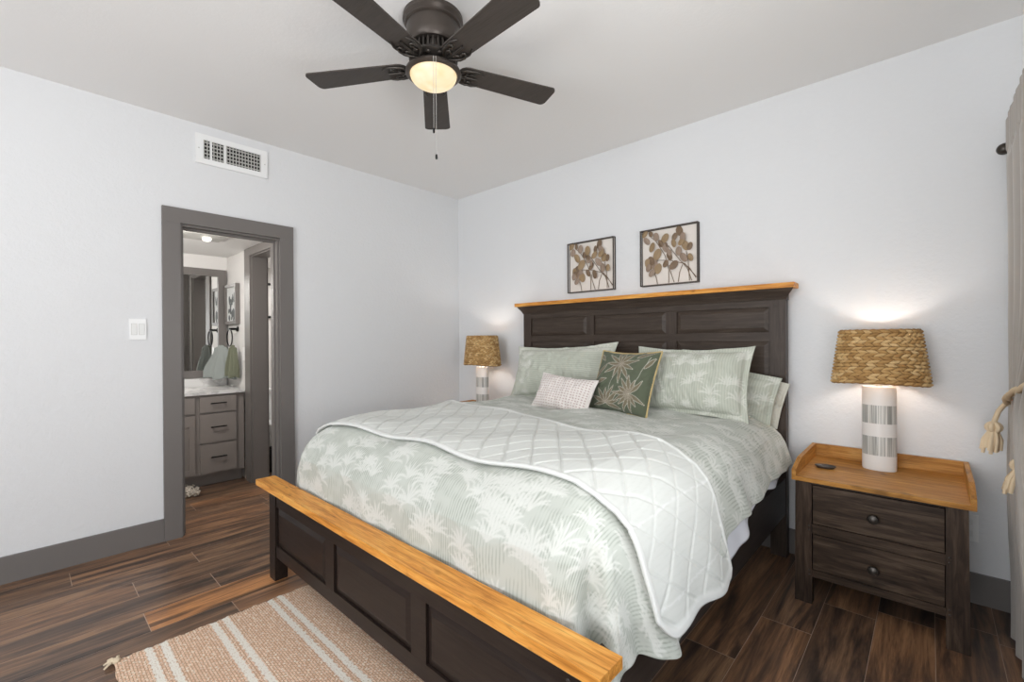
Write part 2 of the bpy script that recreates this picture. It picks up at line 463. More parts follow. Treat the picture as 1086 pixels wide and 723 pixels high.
box(bm, bx-.02, bx-.0005, DY0-.09, DY1+.06, DZ-.004, 2.07)
struct('trim_3', bm, MT, bev=.002)

# ------------------------------------------------------------------ bathroom
BX, BY, BZ = -5.13, 1.392, 2.085           # mirror wall, return wall, ceiling
bm = BM(); box(bm, BX-.1, BX, .1, BY, 0, BZ); struct('wall_bathmirror', bm, MBATHW)
TX0, TX1 = -4.42, -3.80                     # opening into the toilet room
bm = BM(); box(bm, -5.6, TX0, BY, BY+.12, 0, BZ); box(bm, TX1, XL-WT, BY, BY+.12, 0, BZ); box(bm, TX0, TX1, BY, BY+.12, 2.02, BZ)
struct('wall_bathreturn', bm, MBATHW)
bm = BM(); box(bm, BX-.1, XL-WT, 0, .1, 0, BZ); struct('wall_bathnear', bm, MBATHW)
bm = BM(); box(bm, -5.6, XL-WT, 0, 2.8, BZ, BZ+.08); struct('ceiling_bath', bm, MC)
bm = BM(); box(bm, -5.6, -5.5, BY+.12, 2.8, 0, BZ); struct('wall_toiletfar', bm, MBATHW)
bm = BM(); box(bm, -5.5, XL-WT, 2.7, 2.8, 0, BZ); struct('wall_toiletside', bm, MBATHW)
bm = BM()
box(bm, TX0-.14, TX0-.002, BY-.018, BY-.0005, .001, 2.014); box(bm, TX1+.002, XL-WT-.022, BY-.018, BY-.0005, .001, 2.014); box(bm, TX0-.14, XL-WT-.022, BY-.018, BY-.0005, 2.0145, BZ-.002)
box(bm, TX0-.016, TX0-.001, BY-.0175, BY+.135, .001, 2.013)
struct('trim_4', bm, MT, bev=.002)
bm = BM()
box(bm, TX0+.0005, TX0+.016, BY-.002, BY+.12, .001, 2.019); box(bm, TX1-.016, TX1-.0005, BY-.002, BY+.12, .001, 2.019); box(bm, TX0+.017, TX1-.017, BY-.002, BY+.12, 2.004, 2.019)
struct('trim_5', bm, MT, bev=.0015)

# vanity
VX = -4.59; VY0, VY1 = .33, 1.372
van = thing('vanity_cabinet', 'grey painted bathroom vanity cabinet with panelled door, three drawers and black bar pulls', 'cabinet', (-4.86, .86, 0))
bm = BM(); box(bm, BX+.002, VX-.0, VY0, VY1, .105, .797); box(bm, BX+.002, VX-.07, VY0, VY1, .001, .104)
obj('body', bm, MT2, van, bev=.003)
def bar_pull(name, y, z, parent, w=.12):
    bm = BM(); tube(bm, [(VX+.045, y-w/2, z), (VX+.045, y+w/2, z)], .0055, 8)
    for s in (-1, 1): tube(bm, [(VX+.018, y+s*w*.36, z), (VX+.045, y+s*w*.36, z)], .005, 8)
    return obj(name, bm, MBK, parent, 40)
for z0, z1 in ((.645, .778), (.385, .628), (.125, .368)):
    bm = BM(); box(bm, VX+.0005, VX+.02, 1.03, 1.305, z0, z1)
    d = obj('drawer_front', bm, MT2, van, bev=.006, bevseg=3)
    bar_pull('handle', 1.165, (z0+z1)/2+.01, d)
for y0, y1 in ((.69, .995), (.365, .67)):
    bm = BM(); box(bm, VX+.0005, VX+.02, y0, y1, .645, .778); obj('false_drawer_front', bm, MT2, van, bev=.006, bevseg=3)
    # cathedral panel door
    bm = BM(); z0, z1 = .125, .628; fr = .052
    box(bm, VX+.0005, VX+.012, y0, y1, z0, z1)
    arch = [(y0+fr, z0+fr), (y1-fr, z0+fr), (y1-fr, z1-fr-.05)]
    for k in range(9):
        t = k/8; arch.append((y1-fr-.02-t*(y1-y0-2*fr-.04), z1-fr-.05+.05*math.sin(math.pi*t)))
    arch.append((y0+fr, z1-fr-.05))
    outer = [(y0, z0), (y1, z0), (y1, z1), (y0, z1)]
    box(bm, VX+.012, VX+.02, y0, y0+fr-.008, z0, z1); box(bm, VX+.012, VX+.02, y1-fr+.008, y1, z0, z1)
    box(bm, VX+.012, VX+.02, y0+fr-.008, y1-fr+.008, z0, z0+fr-.008)
    # arched top rail
    tp = [(y0+fr-.008, z1), (y1-fr+.008, z1), (y1-fr+.008, z1-fr-.04)]
    for k in range(9):
        t = k/8; tp.append((y1-fr-.02-t*(y1-y0-2*fr-.04), z1-fr-.04+.05*math.sin(math.pi*t)))
    tp.append((y0+fr-.008, z1-fr-.04))
    prism(bm, tp, lambda a, b: (VX+.012, a, b), lambda a, b: (VX+.02, a, b))
    ins = [(( a-(y0+y1)/2)*.9+(y0+y1)/2, (b-(z0+z1)/2)*.95+(z0+z1)/2-.004) for a, b in arch]
    prism(bm, ins, lambda a, b: (VX+.012, a, b), lambda a, b: (VX+.019, a, b))
    obj('door', bm, MT2, van, bev=.002)
bm = BM(); box(bm, BX+.0025, VX+.03, VY0-.01, VY1+.0, .7985, .825)
ct = obj('countertop', bm, MMARB, None, bev=.004); tag(ct, 'white veined marble vanity counter seen through the doorway', 'countertop')
bm = BM(); box(bm, BX+.0025, BX+.02, VY0-.01, VY1-.0, .8255, .905); obj('backsplash', bm, MMARB, ct, bev=.002)
# mirror
mr = thing('wall_mirror', 'large mirror in a wide grey frame above the bathroom vanity', 'mirror', (BX+.01, .9, 1.4))
MY0, MY1, MZ0, MZ1, MF = .38, 1.377, .912, 1.955, .068
bm = BM()
box(bm, BX+.001, BX+.03, MY0, MY1, MZ0, MZ0+MF); box(bm, BX+.001, BX+.03, MY0, MY1, MZ1-MF, MZ1)
box(bm, BX+.001, BX+.03, MY0, MY0+MF, MZ0+MF, MZ1-MF); box(bm, BX+.001, BX+.03, MY1-MF, MY1, MZ0+MF, MZ1-MF)
obj('frame', bm, MT, mr, bev=.003)
bm = BM(); box(bm, BX+.001, BX+.012, MY0+MF-.004, MY1-MF+.004, MZ0+MF-.004, MZ1-MF+.004); obj('mirror_glass', bm, MMIRR, mr)
# print on the return wall
pt = thing('framed_print', 'dark framed grey botanical print on the bathroom wall above the towel ring', 'picture', (-4.9, BY, 1.6))
px0, px1, pz0, pz1 = -5.07, -4.74, 1.42, 1.80; f_ = .028
bm = BM(); yy = BY-.04
box(bm, px0, px1, yy, BY-.001, pz0, pz0+f_); box(bm, px0, px1, yy, BY-.001, pz1-f_, pz1); box(bm, px0, px0+f_, yy, BY-.001, pz0+f_, pz1-f_); box(bm, px1-f_, px1, yy, BY-.001, pz0+f_, pz1-f_)
obj('frame', bm, MT, pt, bev=.002)
bm = BM(); box(bm, px0+f_, px1-f_, BY-.025, BY-.002, pz0+f_, pz1-f_); obj('print', bm, MPAPER, pt)
bm = BM(); rr = random.Random(5)
for k in range(16):
    a = Vector((rr.uniform(px0+.08, px1-.08), BY-.0262, rr.uniform(pz0+.06, pz1-.1)))
    ball(bm, a, 1, .028*rr.uniform(.5, 1), .001, .05*rr.uniform(.5, 1), 8, 6, Euler((0, rr.uniform(-1, 1), 0)))
obj('botanical_drawing', bm, mat('print_ink', (.12, .13, .13), .8), pt)
# towel ring + towels
tr = thing('towel_ring', 'black metal towel ring on the bathroom wall beside the mirror', 'towel ring', (-4.84, BY, 1.37))
bm = BM(); lathe(bm, [(.024, 0), (.024, .012), (.012, .016), (.011, .075), (.014, .078), (0, .08)], (0, 0, 0), 20)
bmesh.ops.rotate(bm, verts=bm.verts, cent=(0, 0, 0), matrix=Matrix.Rotation(R(90), 3, 'X')); bmesh.ops.translate(bm, verts=bm.verts, vec=(-4.80, BY-.001, 1.372))
obj('wall_mount', bm, MBK, tr, 40)
bm = BM(); tube(bm, [(-4.80+.078*math.sin(a), BY-.072+.0*math.cos(a), 1.29+.078*math.cos(a)) for a in [2*math.pi*k/36 for k in range(36)]], .006, 8, True)
obj('ring', bm, MBK, tr, 40)
def towel(name, m, cx, y, topw, botw, ztop, zbot, label):
    nu, nv = 50, 40; u = np.linspace(-1, 1, nu)[:, None]; v = np.linspace(0, 1, nv)[None, :]
    w = topw+(botw-topw)*smst(0, .8, v)
    x = cx+u*w*.5+.01*v*np.sin(3*u+1); yy = y+.36*u*w+.014*np.sin(u*9+v*1.5)*(.4+.6*v)+0*v
    z = ztop-(ztop-zbot)*v-.035*np.abs(u)**2*(1-v)+.01*np.sin(u*6)*v
    P = np.stack(np.broadcast_arrays(x, yy, z), -1)
    o = grid_obj(name, P, m, None, {}, .012, 0); tag(o, label, 'towel', 'towels on the bathroom ring'); return o
towel('hand_towel', MTOW, -4.86, BY-.125, .10, .27, 1.222, .91, 'grey green hand towel hanging in front on the black ring')
towel('hand_towel', MTOW2, -4.72, BY-.07, .05, .10, 1.222, .93, 'darker olive towel hanging behind the grey green one')
# bathroom outlet, ceiling light
bm = BM(); box(bm, -4.66, -4.585, BY-.007, BY-.0005, 1.08, 1.2); tag(obj('outlet_plate', bm, MPLAS, None, bev=.002), 'pale wall plate right of the bathroom towels', 'outlet')
cl = thing('bathroom_ceiling_light', 'small bright bathroom ceiling fixture seen at the top of the doorway', 'light', (-4.15, .93, BZ))
bm = BM(); box(bm, -4.28, -4.02, .72, 1.1, BZ-.02, BZ-.0005); obj('housing', bm, MVENT, cl, bev=.003)
for y in (.80, .99):
    bm = BM(); ball(bm, (-4.15, y, BZ-.03), .03, 1, 1, .6); obj('lamp', bm, emis('vanity_bulb', (1, .95, .88), 2.5), cl, 40)
# bath mat (shag)
bm = BM(); rr = random.Random(2)
for k in range(420):
    x = rr.uniform(-4.635, -4.36)
    y = rr.uniform(.38, .985); a = rr.uniform(0, 6.28); l = rr.uniform(.02, .045)
    p = Vector((x, y, .012)); q = p+Vector((math.cos(a)*l, math.sin(a)*l, .012+rr.uniform(0, .012)))
    tube(bm, [p, (p+q)/2+Vector((0, 0, .015)), q], [.008, .009, .006], 5)
bs = obj('bath_mat', bm, MSHAG, None, 60); tag(bs, 'cream shaggy bath mat on the floor before the vanity', 'mat')
# toilet + small things in the toilet room
tl = thing('toilet', 'white toilet glimpsed through the inner bathroom doorway', 'toilet', (-5.1, 1.9, 0))
bm = BM(); box(bm, -5.495, -5.29, 1.72, 2.1, .38, .70); obj('tank', bm, MGLZ, tl, bev=.02, bevseg=3)
bm = BM(); box(bm, -5.497, -5.28, 1.71, 2.11, .7015, .73); obj('tank_lid', bm, MGLZ, tl, bev=.008)
bm = BM(); lathe(bm, [(.11, .001), (.10, .08), (.12, .2), (.19, .33), (.2, .38), (.17, .385), (.12, .3), (0, .25)], (-5.03, 1.91, 0), 32, 1.2, .95); 
box(bm, -5.4, -5.1, 1.82, 2.0, .001, .379); obj('bowl', bm, MGLZ, tl, 40)
bm = BM(); lathe(bm, [(.2, .386), (.21, .395), (.205, .41), (.0, .412)], (-5.03, 1.91, 0), 32, 1.2, .97); obj('seat_lid', bm, MGLZ, tl, 40)
bn = BM(); lathe(bn, [(.07, .001), (.085, .22), (.08, .22), (.066, .006)], (-4.70, 1.665, 0), 24); tag(obj('waste_bin', bn, MBK, None, 40), 'small black waste bin on the toilet room floor', 'bin')
pf = thing('framed_picture', 'narrow black framed picture on the toilet room wall', 'picture', (-5.5, 1.9, 1.7))
bm = BM()
for a in ((1.72, 2.1, 1.515, 1.54), (1.72, 2.1, 1.885, 1.91), (1.72, 1.745, 1.54, 1.885), (2.075, 2.1, 1.54, 1.885)): box(bm, -5.499, -5.475, *a)
obj('frame', bm, MBK, pf)
bm = BM(); box(bm, -5.499, -5.49, 1.745, 2.075, 1.54, 1.885); obj('picture_paper', bm, MBATHW, pf)

# ------------------------------------------------------------------ wall fittings
vent = thing('air_vent', 'white rectangular air vent grille high above the doorway', 'vent', (XL, 1.005, 2.53))
v0, v1, w0, w1 = .786, 1.225, 2.437, 2.632
bm = BM(); fr = .036
for a in ((v0, v1, w0, w0+fr), (v0, v1, w1-fr, w1), (v0, v0+fr+.008, w0+fr, w1-fr), (v1-fr-.008, v1, w0+fr, w1-fr)): box(bm, XL+.001, XL+.012, *a)
box(bm, XL+.001, XL+.010, .868, .880, w0+fr, w1-fr); box(bm, XL+.001, XL+.010, .950, .962, w0+fr, w1-fr)
obj('frame', bm, MPLAS, vent, bev=.0015)
bm = BM(); box(bm, XL+.0005, XL+.0012, v0+fr, v1-fr, w0+fr, w1-fr); obj('duct_shade_sheet', bm, MBLK, vent)  # black sheet on the wall stands in for darkness behind the louvres
bm = BM(); n = 19
for k in range(n):
    y = v0+fr+.012+(v1-v0-2*fr-.024)*k/(n-1)
    box(bm, XL+.002, XL+.008, y-.0024, y+.0024, w0+fr, w1-fr)
for k in range(5):
    z = w0+fr+(w1-w0-2*fr)*(k+.5)/5; box(bm, XL+.0015, XL+.0045, v0+fr, v1-fr, z-.0035, z+.0035)
obj('louvres', bm, MVENT, vent)
for y in (v0+.018, v1-.018):
    bm = BM(); ball(bm, (XL+.0125, y, 2.535), .004, .5, 1, 1, 8, 6); obj('screw', bm, MVENT, vent)
sw = thing('light_switch', 'white wall switch plate left of the grey doorway', 'switch', (XL, .484, 1.333))
bm = BM(); box(bm, XL+.0005, XL+.007, .444, .524, 1.271, 1.395); obj('plate', bm, MPLAS, sw, bev=.002)
for y in (.466, .502):
    bm = BM(); box(bm, XL+.0075, XL+.010, y-.012, y+.012, 1.300, 1.366); obj('rocker', bm, MWHT, sw, bev=.0015)
    bm = BM(); box(bm, XL+.0075, XL+.0085, y-.0135, y+.0135, 1.2985, 1.3675); obj('switch_surround', bm, MVENT, sw)
ou = thing('wall_outlet', 'white outlet plate low on the wall right of the nightstand', 'outlet', (.125, YB, .35))
bm = BM(); box(bm, .088, .165, YB-.007, YB-.0005, .289, .414); obj('plate', bm, MPLAS, ou, bev=.002)
for z in (.325, .378):
    bm = BM(); box(bm, .108, .145, YB-.009, YB-.0075, z-.014, z+.014); obj('socket', bm, MWHT, ou, bev=.002)

# ------------------------------------------------------------------ bed
BXL, BXR = -2.588, -.604; BC = (BXL+BXR)/2
bed = thing('bed', 'king bed in dark espresso wood with honey wood caps on headboard and footboard', 'bed', (BC, 1.95, 0))
hy = 2.955
bm = BM()                                                    # frame of the headboard
rails = [(1.455, 1.512), (1.235, 1.286), (.96, 1.01), (.40, .62)]
for x0, x1 in ((-2.50, -2.50), ): pass
box(bm, -2.505, -.687, hy+.018, YB-.045, .40, 1.47)
obj('headboard_panel_back', bm, MHB, bed)
for z0, z1 in ((1.436, 1.475), (1.237, 1.288), (.965, 1.02)):
    bm = BM(); box(bm, -2.5045, -.6875, hy+.002, hy+.0175, z0, z1); obj('headboard_rail', bm, MHB, bed, bev=.0015)
for x0, x1 in ((-1.945, -1.878), (-1.312, -1.238)):
    for z0, z1 in ((.62, .9645), (1.0205, 1.2365), (1.2885, 1.4355)):
        bm = BM(); box(bm, x0, x1, hy+.002, hy+.0175, z0, z1); obj('headboard_stile', bm, MHBV, bed, bev=.0015)
for x0, x1 in ((-2.503, -1.946), (-1.877, -1.313), (-1.237, -.689)):
    for z0, z1 in ((1.289, 1.435), (1.021, 1.236), (.64, .964)):
        bm = BM(); raised_panel(bm, x0+.001, x1-.001, z0+.001, z1-.001, hy+.009, hy+.001, .026); obj('headboard_panel', bm, MHB, bed)
for x0, x1 in ((BXL, -2.505), (-.687, BXR)):
    bm = BM(); box(bm, x0, x1, hy, YB-.04, .001, 1.475); p = obj('headboard_post', bm, MHBV, bed, bev=.003)
    bm = BM(); ball(bm, ((x0+x1)/2-.01, hy-.001, 1.446), .006, 1, .4, 1, 10, 6); obj('peg', bm, MIRON, p)
bm = BM()                                                    # flared cornice
pf_ = [(hy-.002, 1.4755), (hy-.006, 1.487), (hy-.016, 1.505), (hy-.03, 1.525), (hy-.036, 1.5375), (YB-.035, 1.5375), (YB-.035, 1.4755)]
def flare(x, s):
    return lambda a, b: (x+s*max(0, (hy-.002-a))*1.2, a, b)
prism(bm, pf_, flare(BXL-.004, -1), flare(BXR+.004, 1))
obj('headboard_cornice', bm, MHB, bed)
bm = BM(); box(bm, -2.645, -.553, 2.90, YB-.03, 1.538, 1.566); obj('headboard_cap', bm, MHON, bed, bev=.004, label='honey brown wooden cap')
# footboard
fy = .896
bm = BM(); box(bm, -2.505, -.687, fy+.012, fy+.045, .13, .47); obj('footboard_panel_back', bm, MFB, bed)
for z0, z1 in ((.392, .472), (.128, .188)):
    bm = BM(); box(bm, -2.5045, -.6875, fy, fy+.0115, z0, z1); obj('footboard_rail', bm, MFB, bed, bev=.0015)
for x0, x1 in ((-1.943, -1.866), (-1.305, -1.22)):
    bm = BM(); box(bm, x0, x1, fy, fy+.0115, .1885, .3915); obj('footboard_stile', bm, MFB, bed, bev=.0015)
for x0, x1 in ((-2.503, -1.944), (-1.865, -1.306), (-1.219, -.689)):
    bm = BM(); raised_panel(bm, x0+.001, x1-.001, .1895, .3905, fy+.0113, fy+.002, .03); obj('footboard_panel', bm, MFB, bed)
for x0, x1, s in ((BXL, -2.505, -1), (-.687, BXR, 1)):
    bm = BM(); vs = box(bm, x0, x1, fy-.004, fy+.06, .001, .473)
    for v in vs:
        if v.co.z < .1: v.co.x = (x0+.012 if s > 0 else x0) if v.co.x < (x0+x1)/2 else (x1 if s > 0 else x1-.012)
    p = obj('footboard_post', bm, MFB, bed, bev=.003)
    for z in (.15, .43):
        bm = BM(); ball(bm, ((x0+x1)/2, fy-.0045, z), .006, 1, .4, 1, 10, 6); obj('peg', bm, MIRON, p)
bm = BM(); pf_ = [(fy-.005, .4505), (fy-.012, .458), (fy-.022, .474), (fy-.024, .4795), (fy+.06, .4795), (fy+.06, .4735), (fy-.004, .4735), ]
prism(bm, [(fy-.0045, .447), (fy-.014, .456), (fy-.024, .472), (fy-.026, .4805), (fy+.062, .4805), (fy+.062, .4738), (fy-.0045, .4738)], lambda a, b: (BXL-.004-max(0, fy-.0045-a)*1.1, a, b), lambda a, b: (BXR+.004+max(0, fy-.0045-a)*1.1, a, b))
obj('footboard_cornice', bm, MFB, bed)
bm = BM(); box(bm, -2.677, -.532, .855, .952, .481, .510); obj('footboard_cap', bm, MHON, bed, bev=.005, label='honey brown wooden cap with knots')
for x0, x1 in ((BXL+.004, BXL+.034), (BXR-.034, BXR-.004)):
    bm = BM(); box(bm, x0, x1, fy+.0605, hy-.0005, .25, .455); obj('side_rail', bm, MRAIL, bed, bev=.004)
bm = BM()
for k in range(12):
    y = 1.02+k*.165; box(bm, BXL+.035, BXR-.035, y, y+.09, .275, .295)
for x in (BXL+.036, BC-.02, BXR-.076): box(bm, x, x+.04, .96, 2.94, .246, .2745)
for y in (1.4, 2.3): box(bm, BC-.03, BC+.03, y, y+.06, .014, .2455)
obj('slats', bm, MFB, bed)
bm = BM(); box(bm, BXL+.07, BXR-.10, 1.09, 2.93, .296, .70)
tag(obj('mattress', bm, MMATT, None, 50, .07, 4), 'thick pale mattress lying under the sage bedding on the king bed', 'mattress')

# --- draped bedding
SIDE = np.array([(0, 0), (.07, .018), (.138, .053), (.18, .10), (.205, .15), (.24, .25), (.27, .35), (.30, .47), (.33, .60)])
FOOT = np.array([(0, 0), (.08, .008), (.15, .028), (.21, .068), (.25, .115), (.277, .17), (.288, .235), (.287, .33), (.287, .6)])
def arclen(T):
    s = np.r_[0, np.cumsum(np.hypot(*np.diff(T, axis=0).T))]; return s
AS, AF = arclen(SIDE), arclen(FOOT)
IXL, IXR, IYF, ZT = -2.345, -.80, 1.25, .822
def sinnoise(u, v, seed, f=1.0, n=7):
    r = np.random.RandomState(seed); o = 0*u+0*v
    for k in range(n):
        a = r.uniform(0, 6.28); w = f*r.uniform(.5, 2.2); o = o+np.sin(w*(u*math.cos(a)+v*math.sin(a))*6.28+r.uniform(0, 6.28))/n**.5
    return o*.8
def drape(U, V, off, folds=1.0, cut=1.0, seed=1, lump=1.0):
    dx = np.where(U > IXR, U-IXR, np.where(U < IXL, U-IXL, 0)); sg = np.sign(dx); dx = np.abs(dx)
    dy = np.clip(IYF-V, 0, None)
    d = (dx**5+dy**5+1e-12)**.2
    w = dx**2/(dx**2+dy**2+1e-9)
    h = w*np.interp(d, AS, SIDE[:, 0])+(1-w)*np.interp(d, AF, FOOT[:, 0])
    dr = w*np.interp(d, AS, SIDE[:, 1])+(1-w)*np.interp(d, AF, FOOT[:, 1])
    n = np.sqrt(dx**2+dy**2)+1e-9
    nx, ny = sg*dx/n, -dy/n
    ramp = smst(.05, .45, dr)
    along = np.where(w > .5, V, U)
    fo = folds*(.012*np.sin(along*17+1.3*np.sin(along*5+seed))+.006*np.sin(along*37+seed))*ramp*(.25+.75*w)
    ang = np.arctan2(dy, dx+1e-9)
    fo = fo+folds*.026*np.sin(ang*8+.4)*ramp*(4*w*(1-w))
    hh = h+fo+off*(1+2.2*4*w*(1-w))*np.clip(dr/.15, 0, 1)
    X = np.clip(U, IXL, IXR)+nx*hh; Y = np.maximum(V, IYF)+ny*hh
    top = 1-np.clip(dr/.12, 0, 1)
    Z = ZT-dr+off*top+lump*(.006*sinnoise(U, V, seed, 1.1)+.0022*sinnoise(U, V, seed+5, 6))*np.clip(top+.3, 0, 1)
    return X, Y, Z, dr, w

def fronds(U, V, n, seed, scale=1.0, side=False):
    """palm-like clusters of arching leaves rasterised on the cloth's own grid"""
    r = np.random.RandomState(seed); out = np.zeros(U.shape)
    u0, v0 = U[0, 0], V[0, 0]; du = U[1, 0]-U[0, 0]; dv = V[0, 1]-V[0, 0]
    nu, nv = U.shape
    for k in range(n):
        cu = r.uniform(U.min(), U.max()); cv = r.uniform(V.min(), V.max())
        base = r.uniform(-.4, .4)+math.pi/2
        nl = r.randint(6, 11); L = scale*r.uniform(.055, .105)
        for q in range(nl):
            a = base+(q-(nl-1)/2)*r.uniform(.16, .30); cur = (q-(nl-1)/2)*.48
            pts = 16; x, y = cu, cv
            for s in range(pts):
                t = s/pts; x += math.cos(a+cur*t)*L/pts; y += math.sin(a+cur*t)*L/pts
                rad = scale*.0066*math.sin(math.pi*min(1, t*.9+.12))
                j = (y-v0)/dv
                if j < 0 or j >= nv-1: continue
                jj = int(j); i = (x-U[0, jj])/(U[1, jj]-U[0, jj])
                ru, rv = max(1, int(rad/du+1)), max(1, int(rad/dv+1))
                i0, i1, j0, j1 = int(i)-ru, int(i)+ru+2, int(j)-rv, int(j)+rv+2
                if i0 < 0 or j0 < 0 or i1 > nu or j1 > nv: continue
                dd = np.hypot(U[i0:i1, j0:j1]-x, V[i0:i1, j0:j1]-y)
                out[i0:i1, j0:j1] = np.maximum(out[i0:i1, j0:j1], np.clip(1.4-dd/rad, 0, 1))
    return out

def comforter():
    nu, nv = 1000, 420
    s = np.linspace(0, 1, nu)[:, None]; V = np.linspace(IYF-.60, 2.90, nv)[None, :]
    # hem length on the sides varies from foot to head
    L = .545-.145*smst(1.25, 2.0, V)+.0*V+.015*np.sin(V*7)-.03*smst(2.4, 2.9, V)
    ul, ur = IXL-L, IXR+L
    U = ul+(ur-ul)*s; V = V+0*U
    X, Y, Z, dr, w = drape(U, V, 0, 1.0, seed=2)
    g = lambda cu, cv, r: np.exp(-((U-cu)**2+(V-cv)**2)/r**2)
    puff = .012*np.cos((U+.3)*2*math.pi/.62)*np.cos((V)*2*math.pi/.58)
    tuft = sum(g(cu, cv, .045) for cu in (-2.3, -1.7, -1.1, -.55) for cv in (.95, 1.75, 2.35))
    Z = Z+(puff-.014*tuft)*(dr < .2)*(1-dr/.2)
    # one deep fold where the corner hangs behind the footboard
    cr = np.exp(-((np.arctan2(IYF-V, U-IXR+1e-9)-1.02)/.10)**2)*(U > IXR)*(V < IYF)*smst(.05, .3, dr)
    X = X-.045*cr; Y = Y+.055*cr
    # stay behind the footboard cap
    lim = .962+.012*np.abs(np.sin(U*9))
    Y = np.where((dr > .15) & (X < -.53), np.maximum(Y, lim), Y)
    a0 = fronds(U, V, 760, 4, .95)
    # fine wavy print running lengthways
    ph = U*2*math.pi/.0125+6.0*sinnoise(U, V, 9, 1.6)+1.8*sinnoise(U, V, 12, 5)
    thick = .5+.5*sinnoise(U, V, 15, 8)
    ln = smst(.35, .95, np.sin(ph)+.25*thick)*(1-.85*np.clip(a0, 0, 1))
    mott = .5+.5*sinnoise(U, V, 31, 3)
    ln = ln*smst(-.9, .3, sinnoise(U, V, 44, 9))
    P = np.stack([X, Y, Z], -1)
    o = grid_obj('comforter', P, MCOMF, None, {'pattern': np.clip(a0*.62, 0, 1), 'lines': np.clip(ln*(.55+.5*mott), 0, 1)}, .028, -1, origin=(BC, 1.9, .5))
    fixn(o, 1); return o
def fixn(o, sgn):
    me = o.data; n = len(me.polygons); c = me.polygons[n//2]
    if c.normal.z*sgn < 0: me.flip_normals()
tag(comforter(), 'sage green comforter with white palm print covering the king bed', 'comforter')

def quilt():
    nu, nv = 520, 190
    s = np.linspace(0, 1, nu)[:, None]; t = np.linspace(0, 1, nv)[None, :]
    L0 = .495+.03*t-.06*np.clip(1-t/.12, 0, 1)**2-.02*np.clip(1-(1-t)/.06, 0, 1)**2
    U = (IXL-.5)+(IXR+L0-(IXL-.5))*s
    yb = np.interp(U, [-2.6, -1.8, -.8, -.3], [1.98, 1.93, 1.74, 1.70])
    yf = np.interp(U, [-2.8, -2.3, -1.5, -.9, -.3], [1.13, 1.115, 1.14, 1.13, 1.135])
    V = yf+(yb-yf)*t
    # drooping, uneven hem on the near side
    U = U+(U > IXR)*(.012*np.sin(t*7+2.2)*smst(.1, .5, U-IXR))
    # evaluate drape with foot distance suppressed so the band hangs straight
    dx = np.where(U > IXR, U-IXR, np.where(U < IXL, U-IXL, 0)); sg = np.sign(dx); dxa = np.abs(dx)
    h = np.interp(dxa, AS, SIDE[:, 0]); drx = np.interp(dxa, AS, SIDE[:, 1])
    dy = np.clip(IYF-V, 0, None); dry = np.interp(dy, AF, FOOT[:, 1])
    dr = np.maximum(drx, 0)+dry*np.clip(1-drx/.1, 0, 1)
    ramp = smst(.08, .4, drx)
    fo = (.007*np.sin(V*21+.7)+.008*np.sin(V*9+2.))*ramp
    X = np.clip(U, IXL, IXR)+sg*(h+.018*np.clip(drx/.12, 0, 1)+fo)
    Y = V+.012*np.sin(U*6)*(drx < .1)
    Z = ZT-dr+.020*(1-np.clip(drx/.2, 0, 1))+.006*sinnoise(U, V, 2, 1.1)*(1-ramp)+.012*np.cos((U+.3)*2*math.pi/.62)*np.cos(V*2*math.pi/.58)*np.clip(1-drx/.1, 0, 1)
    q = .098
    a = (U*.80+V*.6)/q; b = (U*.80-V*.6)/q
    ga = np.abs((a % 1)-.5)*2; gb = np.abs((b % 1)-.5)*2
    groove = np.maximum(smst(.84, 1, ga), smst(.84, 1, gb))
    edge = np.maximum(smst(.965, .985, 1-np.abs(t)), smst(.965, .985, t)); edge = np.maximum(edge, smst(.988, .993, s+0*t)); edge = np.maximum(edge, smst(.988, .993, 1-s+0*t))
    groove = groove*(1-edge); disp = -.0055*groove+.004*edge
    Z = Z+disp*(1-ramp); X = X+sg*disp*ramp
    stripes = (np.abs((dxa*1.0-.21)) < .003)|(np.abs(dxa-.42) < .003)
    ph = U*2*math.pi/.02+4*sinnoise(U, V, 19, 1.6)
    ln = smst(.5, 1, np.sin(ph))*.22*(1-edge)
    pat = np.clip(edge*.9+stripes*.9, 0, 1)
    o = grid_obj('quilt', np.stack([X, Y, Z], -1), MQUILT, None, {'pattern': pat, 'lines': ln}, .012, -1, origin=(BC, 1.5, .8))
    fixn(o, 1); return o
tag(quilt(), 'pale diamond stitched quilt folded across the foot half of the bed', 'quilt')

def sheet():
    nu, nv = 320, 240
    s = np.linspace(0, 1, nu)[:, None]; V = np.linspace(IYF-.40, 2.91, nv)[None, :]
    L = .42+.15*np.exp(-((V-1.72)/.34)**2)+.09*np.exp(-((V-1.02)/.17)**2)+.02*np.sin(V*13)-.02*smst(2.5, 2.9, V)
    ul, ur = IXL-.46+0*L, IXR+L
    U = ul+(ur-ul)*s; V = V+0*U
    X, Y, Z, dr, w = drape(U, V, -.034, .8, seed=2)
    Z = Z-.0*dr
    X = np.where(dr > .30, np.maximum(X, BXR+.012)*(U > BC)+np.minimum(X, BXL-.012)*(U <= BC), X)
    Y = np.where(X < -.53, np.maximum(Y, .985), Y)
    o = grid_obj('bed_sheet', np.stack([X, Y, Z], -1), MSHEET, None, {}, .003, -1, origin=(BC, 1.9, .5)); fixn(o, 1); return o
tag(sheet(), 'white sheet showing below the comforter hem at the bed side', 'sheet')

